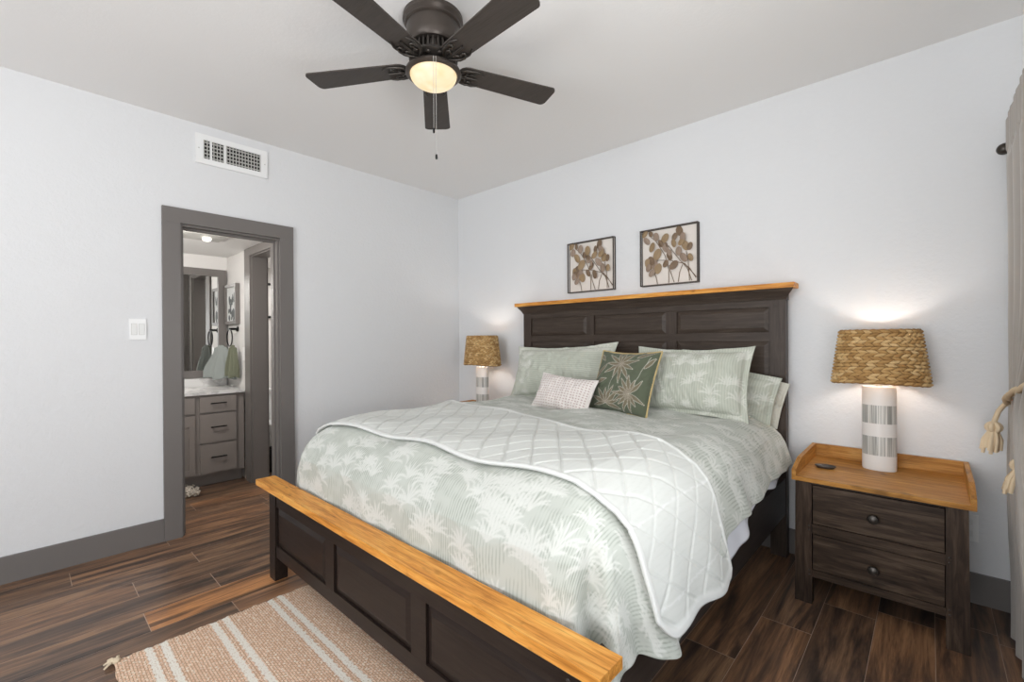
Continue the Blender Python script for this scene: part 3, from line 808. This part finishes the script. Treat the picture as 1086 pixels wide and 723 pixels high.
# ------------------------------------------------------------------ pillows
def pillow(name, w, h, t, m, loc, rot, label, cat='pillow', group=None, flange=0, pat=None, n=190, ear=.03, seed=0, sag=0, piping=None):
    """rot = (lean back, roll in its own plane, yaw) in degrees; loc = centre of its bottom edge"""
    u = np.linspace(-1, 1, n)[:, None]; v = np.linspace(-1, 1, n)[None, :]
    U = u+0*v; V = v+0*u
    fu = min(.95, 1-2*flange/w); fv = min(.95, 1-2*flange/h)
    su = np.clip(np.abs(U)/fu, 0, 1); sv = np.clip(np.abs(V)/fv, 0, 1)
    th = t*.5*((1-su**3.0)*(1-sv**3.0))**.48
    pinch = 1-ear*(1-np.abs(V)**2)*np.abs(U)**4*.9
    pinch2 = 1-ear*(1-np.abs(U)**2)*np.abs(V)**4*1.6
    X = U*w/2*pinch; Z = V*h/2*pinch2
    wr = sinnoise(U*w, V*h, seed+3, 3.5)*.005+sinnoise(U*w, V*h, seed+6, 9)*.003
    wrinkle = wr*np.clip(1-su*sv, 0, 1)
    Z = Z-sag*(U**2)*.0
    pat_a, lin_a = pat(U*w/2, V*h/2, w, h) if pat else (0*U, 0*U)
    wrinkle = wrinkle+.006*np.sin(np.arctan2(V, U)*9+seed*2)*smst(.35, .9, np.hypot(U, V))*np.clip(1-np.maximum(su, sv), 0, 1)**.5
    fl = .004*np.sin(U*9+seed)*smst(.8, 1, np.maximum(np.abs(U), np.abs(V)))*(1 if flange else 0)
    F = np.stack([X, -(th+.003)+wrinkle-fl, Z], -1); B = np.stack([X, th+.003-wrinkle-fl, Z], -1)
    Rm = Matrix.Rotation(R(rot[2]), 3, 'Z') @ Matrix.Rotation(R(-rot[0]), 3, 'X') @ Matrix.Rotation(R(rot[1]), 3, 'Y')
    Rm = np.array(Rm)
    # stack front and back as a closed shell: front grid and back grid + rim faces
    def tr(P): return (P+np.array([0, 0, h/2]))@Rm.T+np.array(loc)
    Fw, Bw = tr(F).reshape(-1, 3), tr(B).reshape(-1, 3)
    org = np.array(loc)
    verts = np.r_[Fw, Bw]-org
    i = np.arange(n-1)[:, None]*n+np.arange(n-1)[None, :]
    f1 = np.stack([i, i+n, i+n+1, i+1], -1).reshape(-1, 4)
    f2 = f1[:, ::-1]+n*n
    rim = [k*n for k in range(n)]+[(n-1)*n+k for k in range(1, n)]+[k*n+n-1 for k in range(n-2, -1, -1)]+[k for k in range(n-2, 0, -1)]
    rim = np.array(rim); r2 = np.roll(rim, -1)
    f3 = np.stack([r2, rim, rim+n*n, r2+n*n], -1)
    f = np.r_[f1, f2, f3]
    me = bpy.data.meshes.new(name)
    me.vertices.add(len(verts)); me.vertices.foreach_set('co', verts.astype(np.float32).ravel())
    me.loops.add(f.size); me.loops.foreach_set('vertex_index', f.ravel().astype(np.int32))
    me.polygons.add(len(f)); me.polygons.foreach_set('loop_start', (np.arange(len(f))*4).astype(np.int32))
    me.update(calc_edges=True)
    for k, a in (('pattern', pat_a), ('lines', lin_a)):
        at = me.attributes.new(k, 'FLOAT', 'POINT'); at.data.foreach_set('value', np.r_[a.ravel(), a.ravel()].astype(np.float32))
    me.validate(); me.polygons.foreach_set('use_smooth', [True]*len(me.polygons)); me.materials.append(m)
    o = bpy.data.objects.new(name, me); o.location = loc; C.objects.link(o); tag(o, label, cat, group)
    if piping:
        bm = BM(); pts = [(Fw[k]+Bw[k])/2 for k in rim[::3]]; tube(bm, pts, .0055, 6, True); obj('piping', bm, piping, o, 60, label='gold beige edge piping')
    return o
def pat_sham(rib_h=False, seed=11, n=34):
    def f(x, z, w, h):
        a = fronds(x, z, int(n*1.3), seed, .75)
        k = z if rib_h else x
        ln = smst(.0, .8, np.sin(k*2*math.pi/.0145+1.2*sinnoise(x, z, seed, 3)))*.75
        if rib_h:
            inner = smst(-.16, -.12, x+.09)*smst(.17, .12, z-.0)*1.0
            a = a*(1-inner); ln = ln*inner*1.2
        return np.clip(a*.6, 0, 1), np.clip(ln*(1-.7*a), 0, 1)
    return f
def pat_palm(x, z, w, h):
    a = 0*x; sh = 0*x
    def leaf(cx, cz, ang, L, wd):
        nonlocal a, sh
        dx, dz = x-cx, z-cz
        p = dx*math.cos(ang)+dz*math.sin(ang); q = -dx*math.sin(ang)+dz*math.cos(ang)
        t = np.clip(p/L, 0, 1); half = wd*np.sin(math.pi*t**.8)
        ins = (p > 0)&(p < L)
        e = np.exp(-((np.abs(q)-half)/.0022)**2)*ins
        bead = .55+.45*np.sin(p*2*math.pi/.0085)
        a = np.maximum(a, e*bead); sh = np.maximum(sh, (np.abs(q) < half)*ins*.55)
    def palm(cx, cz, n_, a0, a1, L, stem=None):
        for k in range(n_): leaf(cx, cz, R(a0+(a1-a0)*k/(n_-1)), L*(.75+.25*math.sin(k*2.1+1)**2), .011)
        if stem:
            dx, dz = x-cx, z-cz; p = dx*math.cos(R(stem[0]))+dz*math.sin(R(stem[0])); q = -dx*math.sin(R(stem[0]))+dz*math.cos(R(stem[0]))
            nonlocal_a(np.exp(-(q/.002)**2)*((p > 0)&(p < stem[1]))*(.5+.5*np.sin(p*2*math.pi/.009)))
    def nonlocal_a(v):
        nonlocal a; a = np.maximum(a, v)
    palm(-.005, .10, 11, -150, 180, .135)
    palm(.10, -.085, 12, 50, 335, .125, (72, .26))
    palm(-.055, -.155, 8, -15, 190, .13, (86, .25))
    leaf(-.19, .0, R(50), .13, .014); leaf(-.17, -.03, R(20), .09, .013); leaf(.09, .15, R(25), .12, .014); leaf(.16, .08, R(60), .09, .012); leaf(-.2, .17, R(-40), .07, .012)
    return np.clip(a, 0, 1), sh
def pat_dash(x, z, w, h):
    row = smst(0, .5, np.sin(z*2*math.pi/.0165)); dash = np.sin(x*2*math.pi/.021)
    a = row*smst(-.3, .2, dash)*.9*(np.abs(x) < w*.46)*(np.abs(z) < h*.45)
    return a, 0*x
SG = 'sage pillows against the headboard'
ZB = .795
pillow('pillow', .84, .31, .10, MPILL, (-1.075, 2.845, ZB+.012), (4, 11, 0), 'sage pillow at the back right whose corner droops beside the bedpost', 'pillow', SG, .03, pat_sham(False, 21), seed=2)
pillow('pillow', .50, .27, .05, MCREAM, (-.885, 2.922, ZB), (1, 14, 0), 'cream printed pillow slipping down between the right sham and the bedpost', 'pillow', SG, .0, pat_sham(False, 33, 12), seed=4)
pillow('pillow', .90, .45, .17, MPILL, (-2.03, 2.665, ZB), (20, -2.5, 2), 'large ribbed sage sham leaning at the left end of the headboard', 'pillow', SG, .035, pat_sham(True, 8, 60), seed=1, ear=.085)
pillow('pillow', .70, .44, .16, MPILL, (-1.06, 2.62, ZB), (20, -.5, 0), 'vertically striped sage sham with white leaves at the right end', 'pillow', SG, .035, pat_sham(False, 14), seed=3, ear=.075)
pillow('cushion', .44, .42, .12, MGREEN, (-1.405, 2.435, ZB), (24, 0, -8), 'olive green square cushion with beaded palm embroidery in the middle of the pillows', 'cushion', None, 0, pat_palm, n=230, seed=5, ear=.06, piping=MPIPE)
pillow('cushion', .44, .25, .10, MPINK, (-1.745, 2.31, ZB), (28, 5, 2), 'small blush white lumbar cushion with rows of brown dashes, frontmost on the bed', 'cushion', None, 0, pat_dash, n=200, seed=6, ear=.06)

# ------------------------------------------------------------------ nightstands
def nightstand(label, x0, x1):
    y0, y1 = 2.519, 3.028
    t = thing('nightstand', label, 'nightstand', ((x0+x1)/2, (y0+y1)/2, 0), None)
    lw = .066
    for a, b in ((x0, x0+lw), (x1-lw, x1)):
        for c, d in ((y0, y0+.05), (y1-.05, y1)):
            bm = BM(); vs = box(bm, a, b, c, d, .001, .5775)
            for v in vs:
                if v.co.z < .1: v.co.x += (.004 if v.co.x > (x0+x1)/2 else -.004)*(1 if (a == x0) == (v.co.x < a+.01) else 0)
            lg = obj('leg', bm, MNSV, t, bev=.002)
            if c == y0:
                for z in (.37, .35, .16, .14):
                    bm = BM(); ball(bm, ((a+b)/2+(.022 if a == x0 else -.022), y0-.0005, z), .0042, 1, .5, 1, 8, 6); obj('bolt', bm, MIRON, lg)
    bm = BM(); box(bm, x0+.01, x0+.028, y0+.0505, y1-.0505, .14, .577); obj('side_panel', bm, MNS, t)
    bm = BM(); box(bm, x1-.028, x1-.01, y0+.0505, y1-.0505, .14, .577); obj('side_panel', bm, MNS, t)
    bm = BM(); box(bm, x0+lw+.0005, x1-lw-.0005, y1-.02, y1-.005, .14, .577); obj('back_panel', bm, MNS, t)
    for yo, z0, z1 in ((.006, .565, .577), (.004, .334, .378), (.006, .128, .162)):
        bm = BM(); box(bm, x0+lw+.0005, x1-lw-.0005, y0+yo, y0+.03, z0, z1); obj('front_rail', bm, MNS, t, bev=.002)
    for z0, z1 in ((.382, .561), (.166, .331)):
        bm = BM(); box(bm, x0+lw+.004, x1-lw-.004, y0+.004, y0+.022, z0, z1); box(bm, x0+lw+.01, x1-lw-.01, y0+.0225, y1-.06, z0+.01, z1-.02)
        d = obj('drawer', bm, MNS, t, bev=.0025)
        bm = BM(); lathe(bm, [(.009, 0), (.008, .012), (.017, .018), (.021, .026), (.018, .034), (.009, .038), (0, .039)], (0, 0, 0), 24)
        bmesh.ops.rotate(bm, verts=bm.verts, cent=(0, 0, 0), matrix=Matrix.Rotation(R(90), 3, 'X')); bmesh.ops.translate(bm, verts=bm.verts, vec=((x0+x1)/2, y0+.0035, (z0+z1)/2-.006))
        obj('knob', bm, MIRON, d, 40)
    bm = BM(); box(bm, x0-.012, x1+.022, y0-.018, y1+.002, .578, .598); obj('top', bm, MNST, t, bev=.003, label='honey wood tray top')
    bm = BM(); box(bm, x0+.0, x1+.01, y1-.014, y1+.002, .5985, .664); obj('back_gallery', bm, MNST, t, bev=.002)
    for a in (x0-.012, x1+.004):
        bm = BM(); pr = [(y0-.018, .5985), (y0-.018, .626), (y0+.03, .640), (y0+.11, .662), (y1+.002, .664), (y1+.002, .5985)]
        prism(bm, pr, lambda p, q, a=a: (a, p, q), lambda p, q, a=a: (a+.018, p, q)); obj('side_gallery', bm, MNSTY, t, bev=.002)
    return t
nightstand('dark rustic two drawer nightstand with honey tray top, right of the bed', -.478, .110)
nightstand('nightstand mostly hidden behind the left side of the bed, only its top corner showing', -3.325, -2.737)

# lamps
def lamp(cx, cy, z0, label):
    t = thing('table_lamp', label, 'lamp', (cx, cy, z0), None)
    bm = BM(); prof = [(0, .0005), (.97, .0005), (1, .006)]+[(1, .006+.40*k/12) for k in range(1, 12)]+[(1, .403), (.96, .412), (.5, .414), (0, .414)]
    lathe(bm, prof, (cx, cy, z0), 64, .068, .046, cap=False)
    obj('lamp_base', bm, MCER, t, 50)
    bm = BM(); lathe(bm, [(.013, .4145), (.011, .42), (.011, .435), (.016, .44), (.016, .46), (.012, .47), (0, .472)], (cx, cy, z0), 20); obj('lamp_neck', bm, MNICK, t, 40)
    # shade: braided rows as real relief
    nth, nz = 520, 110; rows = 8
    th = np.linspace(0, 2*math.pi, nth)[:, None]; v = np.linspace(0, 1, nz)[None, :]
    Rx = .187+(.152-.187)*v; Ry = .132+(.112-.132)*v
    rr_ = v*rows; row = np.floor(np.clip(rr_, 0, rows-1e-6)); fr_ = rr_-row
    half = np.where(fr_ < .5, -1, 1); q = (fr_ % .5)*2
    N_ = 30
    ph = th*N_/(2*math.pi)+row*.5+half*q*.5+np.where(half > 0, .25, 0)
    jit = .12*np.sin(row*7.7+th*5)
    cell = (ph+jit) % 1
    bump = np.sqrt(np.clip(1-(2*cell-1)**2, 0, 1))*np.sqrt(np.clip(1-(2*q-1)**2*.95, 0, 1))
    d = .014*bump
    idn = np.floor(ph+jit)*7.13+row*3.7+(half > 0)*1.9
    tone = (np.sin(idn*12.9898)*43758.5453) % 1
    X = cx+(Rx+d)*np.cos(th); Y = cy+(Ry+d)*np.sin(th); Z = z0+.430+.262*v+0*th
    Z = Z-.006*np.cos(2*th)*(1-v)
    o = grid_obj('lamp_shade', np.stack(np.broadcast_arrays(X, Y, Z), -1), MWEAVE, t, {'tone': tone+0*X, 'crevice_shade': smst(.45, .15, bump)+0*X}, .004, -1)
    for a, zz, rx, ry in ((0, .433, .187, .132), (1, .690, .153, .113)):
        bm = BM(); tube(bm, [(cx+rx*math.cos(k*2*math.pi/72), cy+ry*math.sin(k*2*math.pi/72), z0+zz-(.006*math.cos(4*math.pi*k/72) if a == 0 else 0)) for k in range(72)], [.006+.0015*math.sin(k*2.4) for k in range(72)], 7, True)
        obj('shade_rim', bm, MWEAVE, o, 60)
    bm = BM(); 
    for a in (0, 2.094, 4.189): tube(bm, [(cx, cy, z0+.665), (cx+.150*math.cos(a), cy+.110*math.sin(a), z0+.672)], .0015, 5)
    tube(bm, [(cx+.04*math.sin(k/24*math.pi), cy, z0+.46+.205*k/24) for k in range(25)], .0015, 5)
    obj('shade_harp', bm, MNICK, t)
    bm = BM(); ball(bm, (cx, cy, z0+.57), .019, 1, 1, 2.2); obj('bulb', bm, MBULB, t, 60)
    return t
lamp(-.188, 2.895, .5985, 'lit table lamp on the right nightstand, woven shade and white striped ceramic base')
lamp(-2.99, 2.84, .5985, 'lit table lamp with woven shade in the corner left of the bed')
bm = BM(); lathe(bm, [(0, .0005), (.75, .0005), (1, .012), (.97, .014), (.72, .005), (0, .005)], (0, 0, 0), 36, .046, .028, cap=False)
bmesh.ops.rotate(bm, verts=bm.verts, cent=(0, 0, 0), matrix=Matrix.Rotation(R(8), 3, 'Z')); bmesh.ops.translate(bm, verts=bm.verts, vec=(-.39, 2.745, .5985))
tag(obj('trinket_dish', bm, MTRAY, None, 60), 'small dark oval dish on the right nightstand top', 'dish')

# ------------------------------------------------------------------ wall art
LV = [(620,160,22),(665,160,17),(705,180,24),(770,190,26),(865,135,26),(635,212,22),(675,255,26),(740,228,20),(770,258,24),(712,305,30),(835,178,20),(890,185,26),(905,240,26),(935,245,20),(862,280,24),(830,225,22),(795,315,22),(893,325,26),(940,325,20),(830,380,26),(690,378,30),(650,375,30),(670,350,26),(675,437,22),(715,405,28),(770,370,20),(800,290,16),(885,210,24),(765,245,20),(645,400,22)]
STEMS = [[(972,470),(930,400),(870,350),(800,255),(790,240)],[(975,465),(900,370),(800,345),(720,345),(680,360)],[(945,490),(915,400),(880,360)],[(930,490),(925,400),(922,345),(910,280)],[(855,500),(865,430),(885,375)],[(828,503),(800,420),(795,380)],[(790,505),(790,420),(785,380),(765,310),(700,210),(650,172)],[(710,515),(702,470),(690,440)]]
def art(x0, x1, z0, z1, label):
    t = thing('wall_art', label, 'wall art', ((x0+x1)/2, YB, (z0+z1)/2), None)
    yf_, yb_ = YB-.036, YB-.001; s = .0075
    bm = BM()
    for y in (yf_, yb_-s):
        box(bm, x0, x1, y, y+s, z0, z0+s); box(bm, x0, x1, y, y+s, z1-s, z1); box(bm, x0, x0+s, y, y+s, z0+s, z1-s); box(bm, x1-s, x1, y, y+s, z0+s, z1-s)
    for x in (x0, x1-s):
        for z in (z0, z1-s): box(bm, x, x+s, yf_+s, yb_-s, z, z+s)
    obj('frame', bm, MBRONZE, t)
    bm = BM(); box(bm, x0+s, x1-s, YB-.006, YB-.0015, z0+s, z1-s); obj('backing_panel', bm, MARTBG, t)
    def P(px, py, dy=0):
        u = (px-598)/(985-598); top = 150-(u*70); bot = 528-u*32; v = (py-top)/(bot-top)
        return Vector((x0+s+u*(x1-x0-2*s), YB-.016-dy, z1-s-v*(z1-z0-2*s)))
    bm = BM()
    for st in STEMS:
        pts = [P(*p) for p in st]; fine = []
        for a, b in zip(pts, pts[1:]):
            for k in range(4): fine.append(a.lerp(b, k/4))
        fine.append(pts[-1]); tube(bm, fine, .0022, 6)
    obj('stems', bm, MLEAF[1], t, 60)
    rr = random.Random(int(abs(x0)*100))
    for mi in range(3):
        bm = BM()
        for k, (px, py, r) in enumerate(LV):
            if k % 3 != mi: continue
            c = P(px, py, .002+.004*(k % 4)); L = r/377*(x1-x0)*1.12
            ang = rr.uniform(-.7, .7); e = Euler((rr.uniform(-.25, .25), ang, rr.uniform(-.3, .3)))
            m3 = e.to_matrix(); vs = []; n_ = 14
            cen = bm.verts.new(c+m3@Vector((0, -.003, 0)))
            for q in range(n_):
                a = 2*math.pi*q/n_; wz = math.sin(a); wx = math.cos(a)*(.72 if wz < .9 else .4)
                vs.append(bm.verts.new(c+m3@Vector((wx*L, .002*abs(wx), wz*L*1.15))))
            for q in range(n_): bm.faces.new((cen, vs[q], vs[(q+1) % n_]))
            ret = bmesh.ops.extrude_face_region(bm, geom=[f for f in bm.faces if f.verts[0] == cen or cen in f.verts])
            bmesh.ops.translate(bm, verts=[g for g in ret['geom'] if isinstance(g, bmesh.types.BMVert)], vec=(0, .0012, 0))
        obj('leaves', bm, MLEAF[mi], t)
art(-2.165, -1.742, 1.628, 2.028, 'left of two square metal leaf pictures, the smaller looking one nearer the corner')
art(-1.528, -1.118, 1.627, 2.026, 'right of two square metal leaf pictures above the headboard')

# ------------------------------------------------------------------ ceiling fan
FC = (-1.633, 1.262)
fan = thing('ceiling_fan', 'dark bronze five blade ceiling fan with a lit amber glass bowl', 'ceiling fan', (*FC, H))
o3 = (*FC, 0)
bm = BM(); lathe(bm, [(.132, H-.0005), (.134, 2.675), (.124, 2.664), (.124, 2.656), (.116, 2.650), (.118, 2.640), (.114, 2.60), (.112, 2.572), (.104, 2.562), (.08, 2.560)], o3, 64)
obj('motor_housing', bm, MBRONZE, fan, 35)
bm = BM(); lathe(bm, [(.078, 2.5598), (.078, 2.518)], o3, 48)
for k in range(28):
    a = 2*math.pi*k/28; c, s = math.cos(a), math.sin(a)
    vs = box(bm, .078, .096, -.0035, .0035, 2.52, 2.5595)
    for v in vs: x, y = v.co.x, v.co.y; v.co.x, v.co.y = FC[0]+x*c-y*s, FC[1]+x*s+y*c
obj('cooling_fins', bm, MIRON, fan)
bm = BM(); lathe(bm, [(.085, 2.5178), (.104, 2.515), (.108, 2.503), (.10, 2.494), (.07, 2.484), (.05, 2.474), (.05, 2.466)], o3, 48)
for k in range(10):
    a = 2*math.pi*(k+.5)/10; ball(bm, (FC[0]+.088*math.cos(a), FC[1]+.088*math.sin(a), 2.492), .016, 1, 1, .5, 10, 6)
obj('scrolled_hub', bm, MIRON, fan, 40)
bm = BM(); lathe(bm, [(.045, 2.4658), (.075, 2.468), (.105, 2.466), (.122, 2.455), (.124, 2.446), (.118, 2.440), (.108, 2.438), (.104, 2.441)], o3, 64)
obj('light_ring', bm, MBRONZE, fan, 35)
bm = BM(); lathe(bm, [(.1035*math.cos(a), 2.4405-.056*math.sin(a)) for a in [math.pi/2*k/14 for k in range(14)]]+[(0, 2.3845)], o3, 56)
obj('light_bowl', bm, MBOWL, fan, 60)
ZBL = 2.478
def blade_at(a):
    c, s = math.cos(a), math.sin(a); ti = R(-4)
    def T(r, t, z=0):
        return (FC[0]+r*c-t*s*math.cos(ti), FC[1]+r*s+t*c*math.cos(ti), ZBL+t*math.sin(ti)+z)
    out = []
    r0, r1 = .155, .60; w0, w1 = .056, .071
    n_ = 8
    pts = []
    for k in range(n_+1):                       # tip corners rounded
        q = math.pi/2*k/n_; pts.append((r1-.022+.022*math.sin(q), w1-.03+.03*math.cos(q)))
    for k in range(n_+1):
        q = math.pi/2*k/n_; pts.append((r1-.022+.022*math.cos(q), -(w1-.03)-.03*math.sin(q)))
    for k in range(9):
        q = math.pi*k/8; pts.append((r0-.045*math.sin(q), -w0*math.cos(q)))
    bm = BM(); prism(bm, pts, lambda p, q: T(p, q, -.003), lambda p, q: T(p, q, .003))
    b = obj('blade', bm, MBLADE, fan, bev=.0012, bevseg=1)
    # scroll-work iron under the blade root
    bm = BM()
    spine = [(.075, .0, -.0), (.10, .0, -.004), (.13, .0, -.008), (.165, 0, -.0085), (.215, 0, -.0085)]
    tube(bm, [T(*p) for p in spine], [.011, .010, .008, .007, .005], 8)
    for sg in (-1, 1):
        cur = [(.105, sg*.008), (.12, sg*.028), (.14, sg*.044), (.165, sg*.050), (.185, sg*.043), (.188, sg*.030), (.175, sg*.024), (.163, sg*.030)]
        tube(bm, [T(p, q, -.0095) for p, q in cur], [.006, .0065, .0065, .006, .0055, .005, .0045, .004], 8)
        cur = [(.165, sg*.049), (.195, sg*.052), (.215, sg*.046), (.228, sg*.038)]
        tube(bm, [T(p, q, -.0085) for p, q in cur], [.005, .005, .004, .003], 8)
        cur = [(.13, 0), (.148, sg*.012), (.155, sg*.024), (.145, sg*.03)]
        tube(bm, [T(p, q, -.0095) for p, q in cur], [.005, .005, .0045, .004], 8)
    obj('blade_iron', bm, MIRON, b, 60)
for a in (212.3, 140.2, 68.2, -3.8, 284.2): blade_at(R(a))
vd = Vector((-FC[0], -FC[1], 0)).normalized(); sd = Vector((-vd.y, vd.x, 0))
for off, ze in ((-.0, 2.150), (.010, 2.04)):
    p = Vector((*FC, 0))+vd*.124+sd*off
    bm = BM()
    z = 2.452
    while z > ze: ball(bm, (p.x, p.y, z), .0016, 1, 1, 1, 6, 5); z -= .0045
    ch = obj('pull_chain', bm, MVENT, fan, 60)
    bm = BM(); lathe(bm, [(0, .0), (.004, -.003), (.0052, -.014), (.004, -.022), (0, -.024)], (p.x, p.y, ze), 12, cap=False); obj('chain_fob', bm, MBK, ch, 60)

# ------------------------------------------------------------------ rug
def rug():
    x0, x1, y0, y1 = -2.34, -1.02, .236, 1.75
    nu, nv = 220, 460
    u = np.linspace(0, 1, nu)[:, None]; v = np.linspace(0, 1, nv)[None, :]
    Y = y0+(y1-y0)*v+.003*np.sin(u*60)+0*u
    X = x0+(x1-x0)*u+.0035*np.sin(v*90)*(1-u)+.002*np.sin(v*260)*(1-u)
    X = X-.006*np.exp(-((v)/.02)**2)*(1-u)**8
    Z = .011+.0016*sinnoise(X*1.0, Y*1.0, 4, 2)+.0012*np.sin(X*2*math.pi/.014)*np.sin(Y*2*math.pi/.0075*.5)
    st = 0*X
    for c in (.343, .392, .570, .617, .803, .850, 1.03, 1.08, 1.26, 1.31): st = np.maximum(st, (np.abs(Y-c+.002*np.sin(X*180)) < .0125))
    return grid_obj('rug', np.stack([X, Y, Z], -1), MRUG, None, {'pattern': st.astype(float)}, .010, -1, origin=(-1.53, 1.3, 0))
rg = rug(); fixn(rg, 1); tag(rg, 'tan jute rug with paired cream stripes lying under the foot of the bed', 'rug')
rr = random.Random(9)
for cx, cy, a0 in ((-2.330, .244, 215), ):
    bm = BM()
    ball(bm, (cx, cy, .016), .014, 1, 1, .8)
    for k in range(26):
        a = R(a0+rr.uniform(-75, 75)); l = rr.uniform(.015, .04)
        p = Vector((cx, cy, .014)); q = p+Vector((math.cos(a)*l, math.sin(a)*l, -.008+rr.uniform(0, .012)))
        tube(bm, [p, p.lerp(q, .5)+Vector((0, 0, .008)), q], [.004, .005, .0035], 5)
    obj('corner_tassel', bm, MTASS, rg, 60)

# ------------------------------------------------------------------ curtain on the right wall
RX, RZ = .264, 2.075
rod = thing('curtain_rod', 'dark bronze curtain rod end with ball finial at the right edge', 'curtain rod', (RX, 1.1, RZ))
bm = BM(); tube(bm, [(RX, -.76, RZ), (RX, 2.885, RZ)], .0105, 16); obj('rod', bm, MBRONZE, rod, 40)
for y in (2.92, -.78):
    bm = BM(); ball(bm, (RX-.024, y, RZ), .025, 1, .95, 1, 20, 14); obj('finial', bm, MIRON, rod, 60)
for y in (2.83, -.7):
    bm = BM(); tube(bm, [(RX, y, RZ-.012), (RX+.06, y, RZ-.02), (XR-.001, y, RZ-.02)], .007, 8); box(bm, XR-.008, XR-.001, y-.02, y+.02, RZ-.06, RZ+.02); obj('bracket', bm, MBRONZE, rod, 40)
def curtain():
    nt, nz = 420, 260
    t = np.linspace(0, 1, nt)[:, None]; z = np.concatenate([np.linspace(.02, 2.0, nz-60), np.linspace(2.005, 2.168, 60)])[None, :]
    tie = .955; g = np.exp(-((z-tie)/.30)**2)*.86; g = np.where(z < tie, np.maximum(g*1.0, .50*smst(0, 1, (z)/tie)+.15), g)
    g = g+0*t
    y_far = 2.875-.10*g; y_near = 1.35+(2.12-1.35)*np.clip(g*1.12, 0, 1)
    Y = y_far+(y_near-y_far)*t
    nf = 9
    amp = .027+.004*np.sin(t*13)-.006*g
    ph = t*2*math.pi*nf+.7*np.sin(z*1.2+t*4)+.15*np.sin(z*7+t*9)
    Xc = RX-.014+.012*np.sin(t*5+1)-.010*g*0
    X = Xc+amp*np.sin(ph)-.006*np.sin(z*3)
    X = X+.02*smst(.8, .1, z)*(1-g)
    X = X+np.clip(.30-z, 0, 1)*(-.03)*(t < 2)
    # header: tight pleats in front of and above the rod
    hd = smst(1.98, 2.05, z)
    ruf = .007*np.sin(t*2*math.pi*nf*3)+.003*np.sin(t*2*math.pi*nf*7)
    X = X*(1-hd)+hd*(RX-.0185+ruf*.75)
    Z = z+0*t+hd*smst(2.10, 2.168, z)*.024*np.abs(np.sin(t*2*math.pi*nf*2))
    Y = Y+hd*.008*np.cos(t*2*math.pi*nf*3)
    return grid_obj('curtain', np.stack([X, Y, Z], -1), MCURT, None, {}, .0015, 0, origin=(RX, 2.3, 0))
cu = curtain(); tag(cu, 'taupe grey curtain with ruffled header, tied back at the right edge', 'curtain')
# rope tieback with two tassels
tb = thing('curtain_tieback', 'beige cotton rope tieback with two knotted tassels around the curtain', 'tieback', (.26, 2.6, .95))
def loop(dz, ph, y0=2.02, y1=2.86):
    pts = []
    for k in range(90):
        a = 2*math.pi*k/90; yc, xc = (y0+y1)/2, .268
        pts.append((xc-.052*math.cos(a)+.006*math.cos(ph+k*.5), yc+(y1-y0)/2*math.sin(a), .965+dz+.19*(2.86-(yc+(y1-y0)/2*math.sin(a)))+.006*math.sin(ph+k*.5)))
    return pts
bm = BM(); tube(bm, loop(.0, 0), .0085, 8, True); tube(bm, loop(.0, math.pi), .0085, 8, True); obj('rope', bm, MROPE, tb, 60)
def tassel(p, s=1.0, seed=0, sw=(0, 0)):
    rr = random.Random(seed); bm = BM(); p = Vector(p)
    for k in range(3):
        a = k*1.1; pts = [p+Vector((math.cos(q)*.020*s*math.cos(a)-.0*q, math.cos(q)*.020*s*math.sin(a), math.sin(q)*.017*s-.004)) for q in [2*math.pi*j/16 for j in range(16)]]
        tube(bm, pts, .0085*s, 7, True)
    ball(bm, p, .016*s)
    obj('knot', bm, MROPE, tb, 60)
    bm = BM()
    for k in range(20):
        a = rr.uniform(0, 6.28); r = rr.uniform(.008, .032)*s; l = rr.uniform(.085, .115)*s
        a0 = p+Vector((math.cos(a)*.008, math.sin(a)*.008, -.012)); q = p+Vector((math.cos(a)*r+sw[0], math.sin(a)*r+sw[1], -l))
        mid = a0.lerp(q, .5)+Vector((math.cos(a)*.008, math.sin(a)*.008, 0))
        tube(bm, [a0, mid, q], [.0055*s, .007*s, .006*s], 6)
    obj('tassel', bm, MROPE, tb, 60)
tassel((.192, 2.72, .885), 1.0, 1, (-.008, 0))
tassel((.234, 2.40, .80), 1.0, 2, (-.018, 0))
bm = BM(); tube(bm, [(.232, 2.80, .975), (.208, 2.755, .945), (.192, 2.72, .90)], .009, 8); tube(bm, [(.262, 2.36, 1.02), (.25, 2.38, .93), (.234, 2.40, .82)], .009, 8); obj('rope_tail', bm, MROPE, tb, 60)
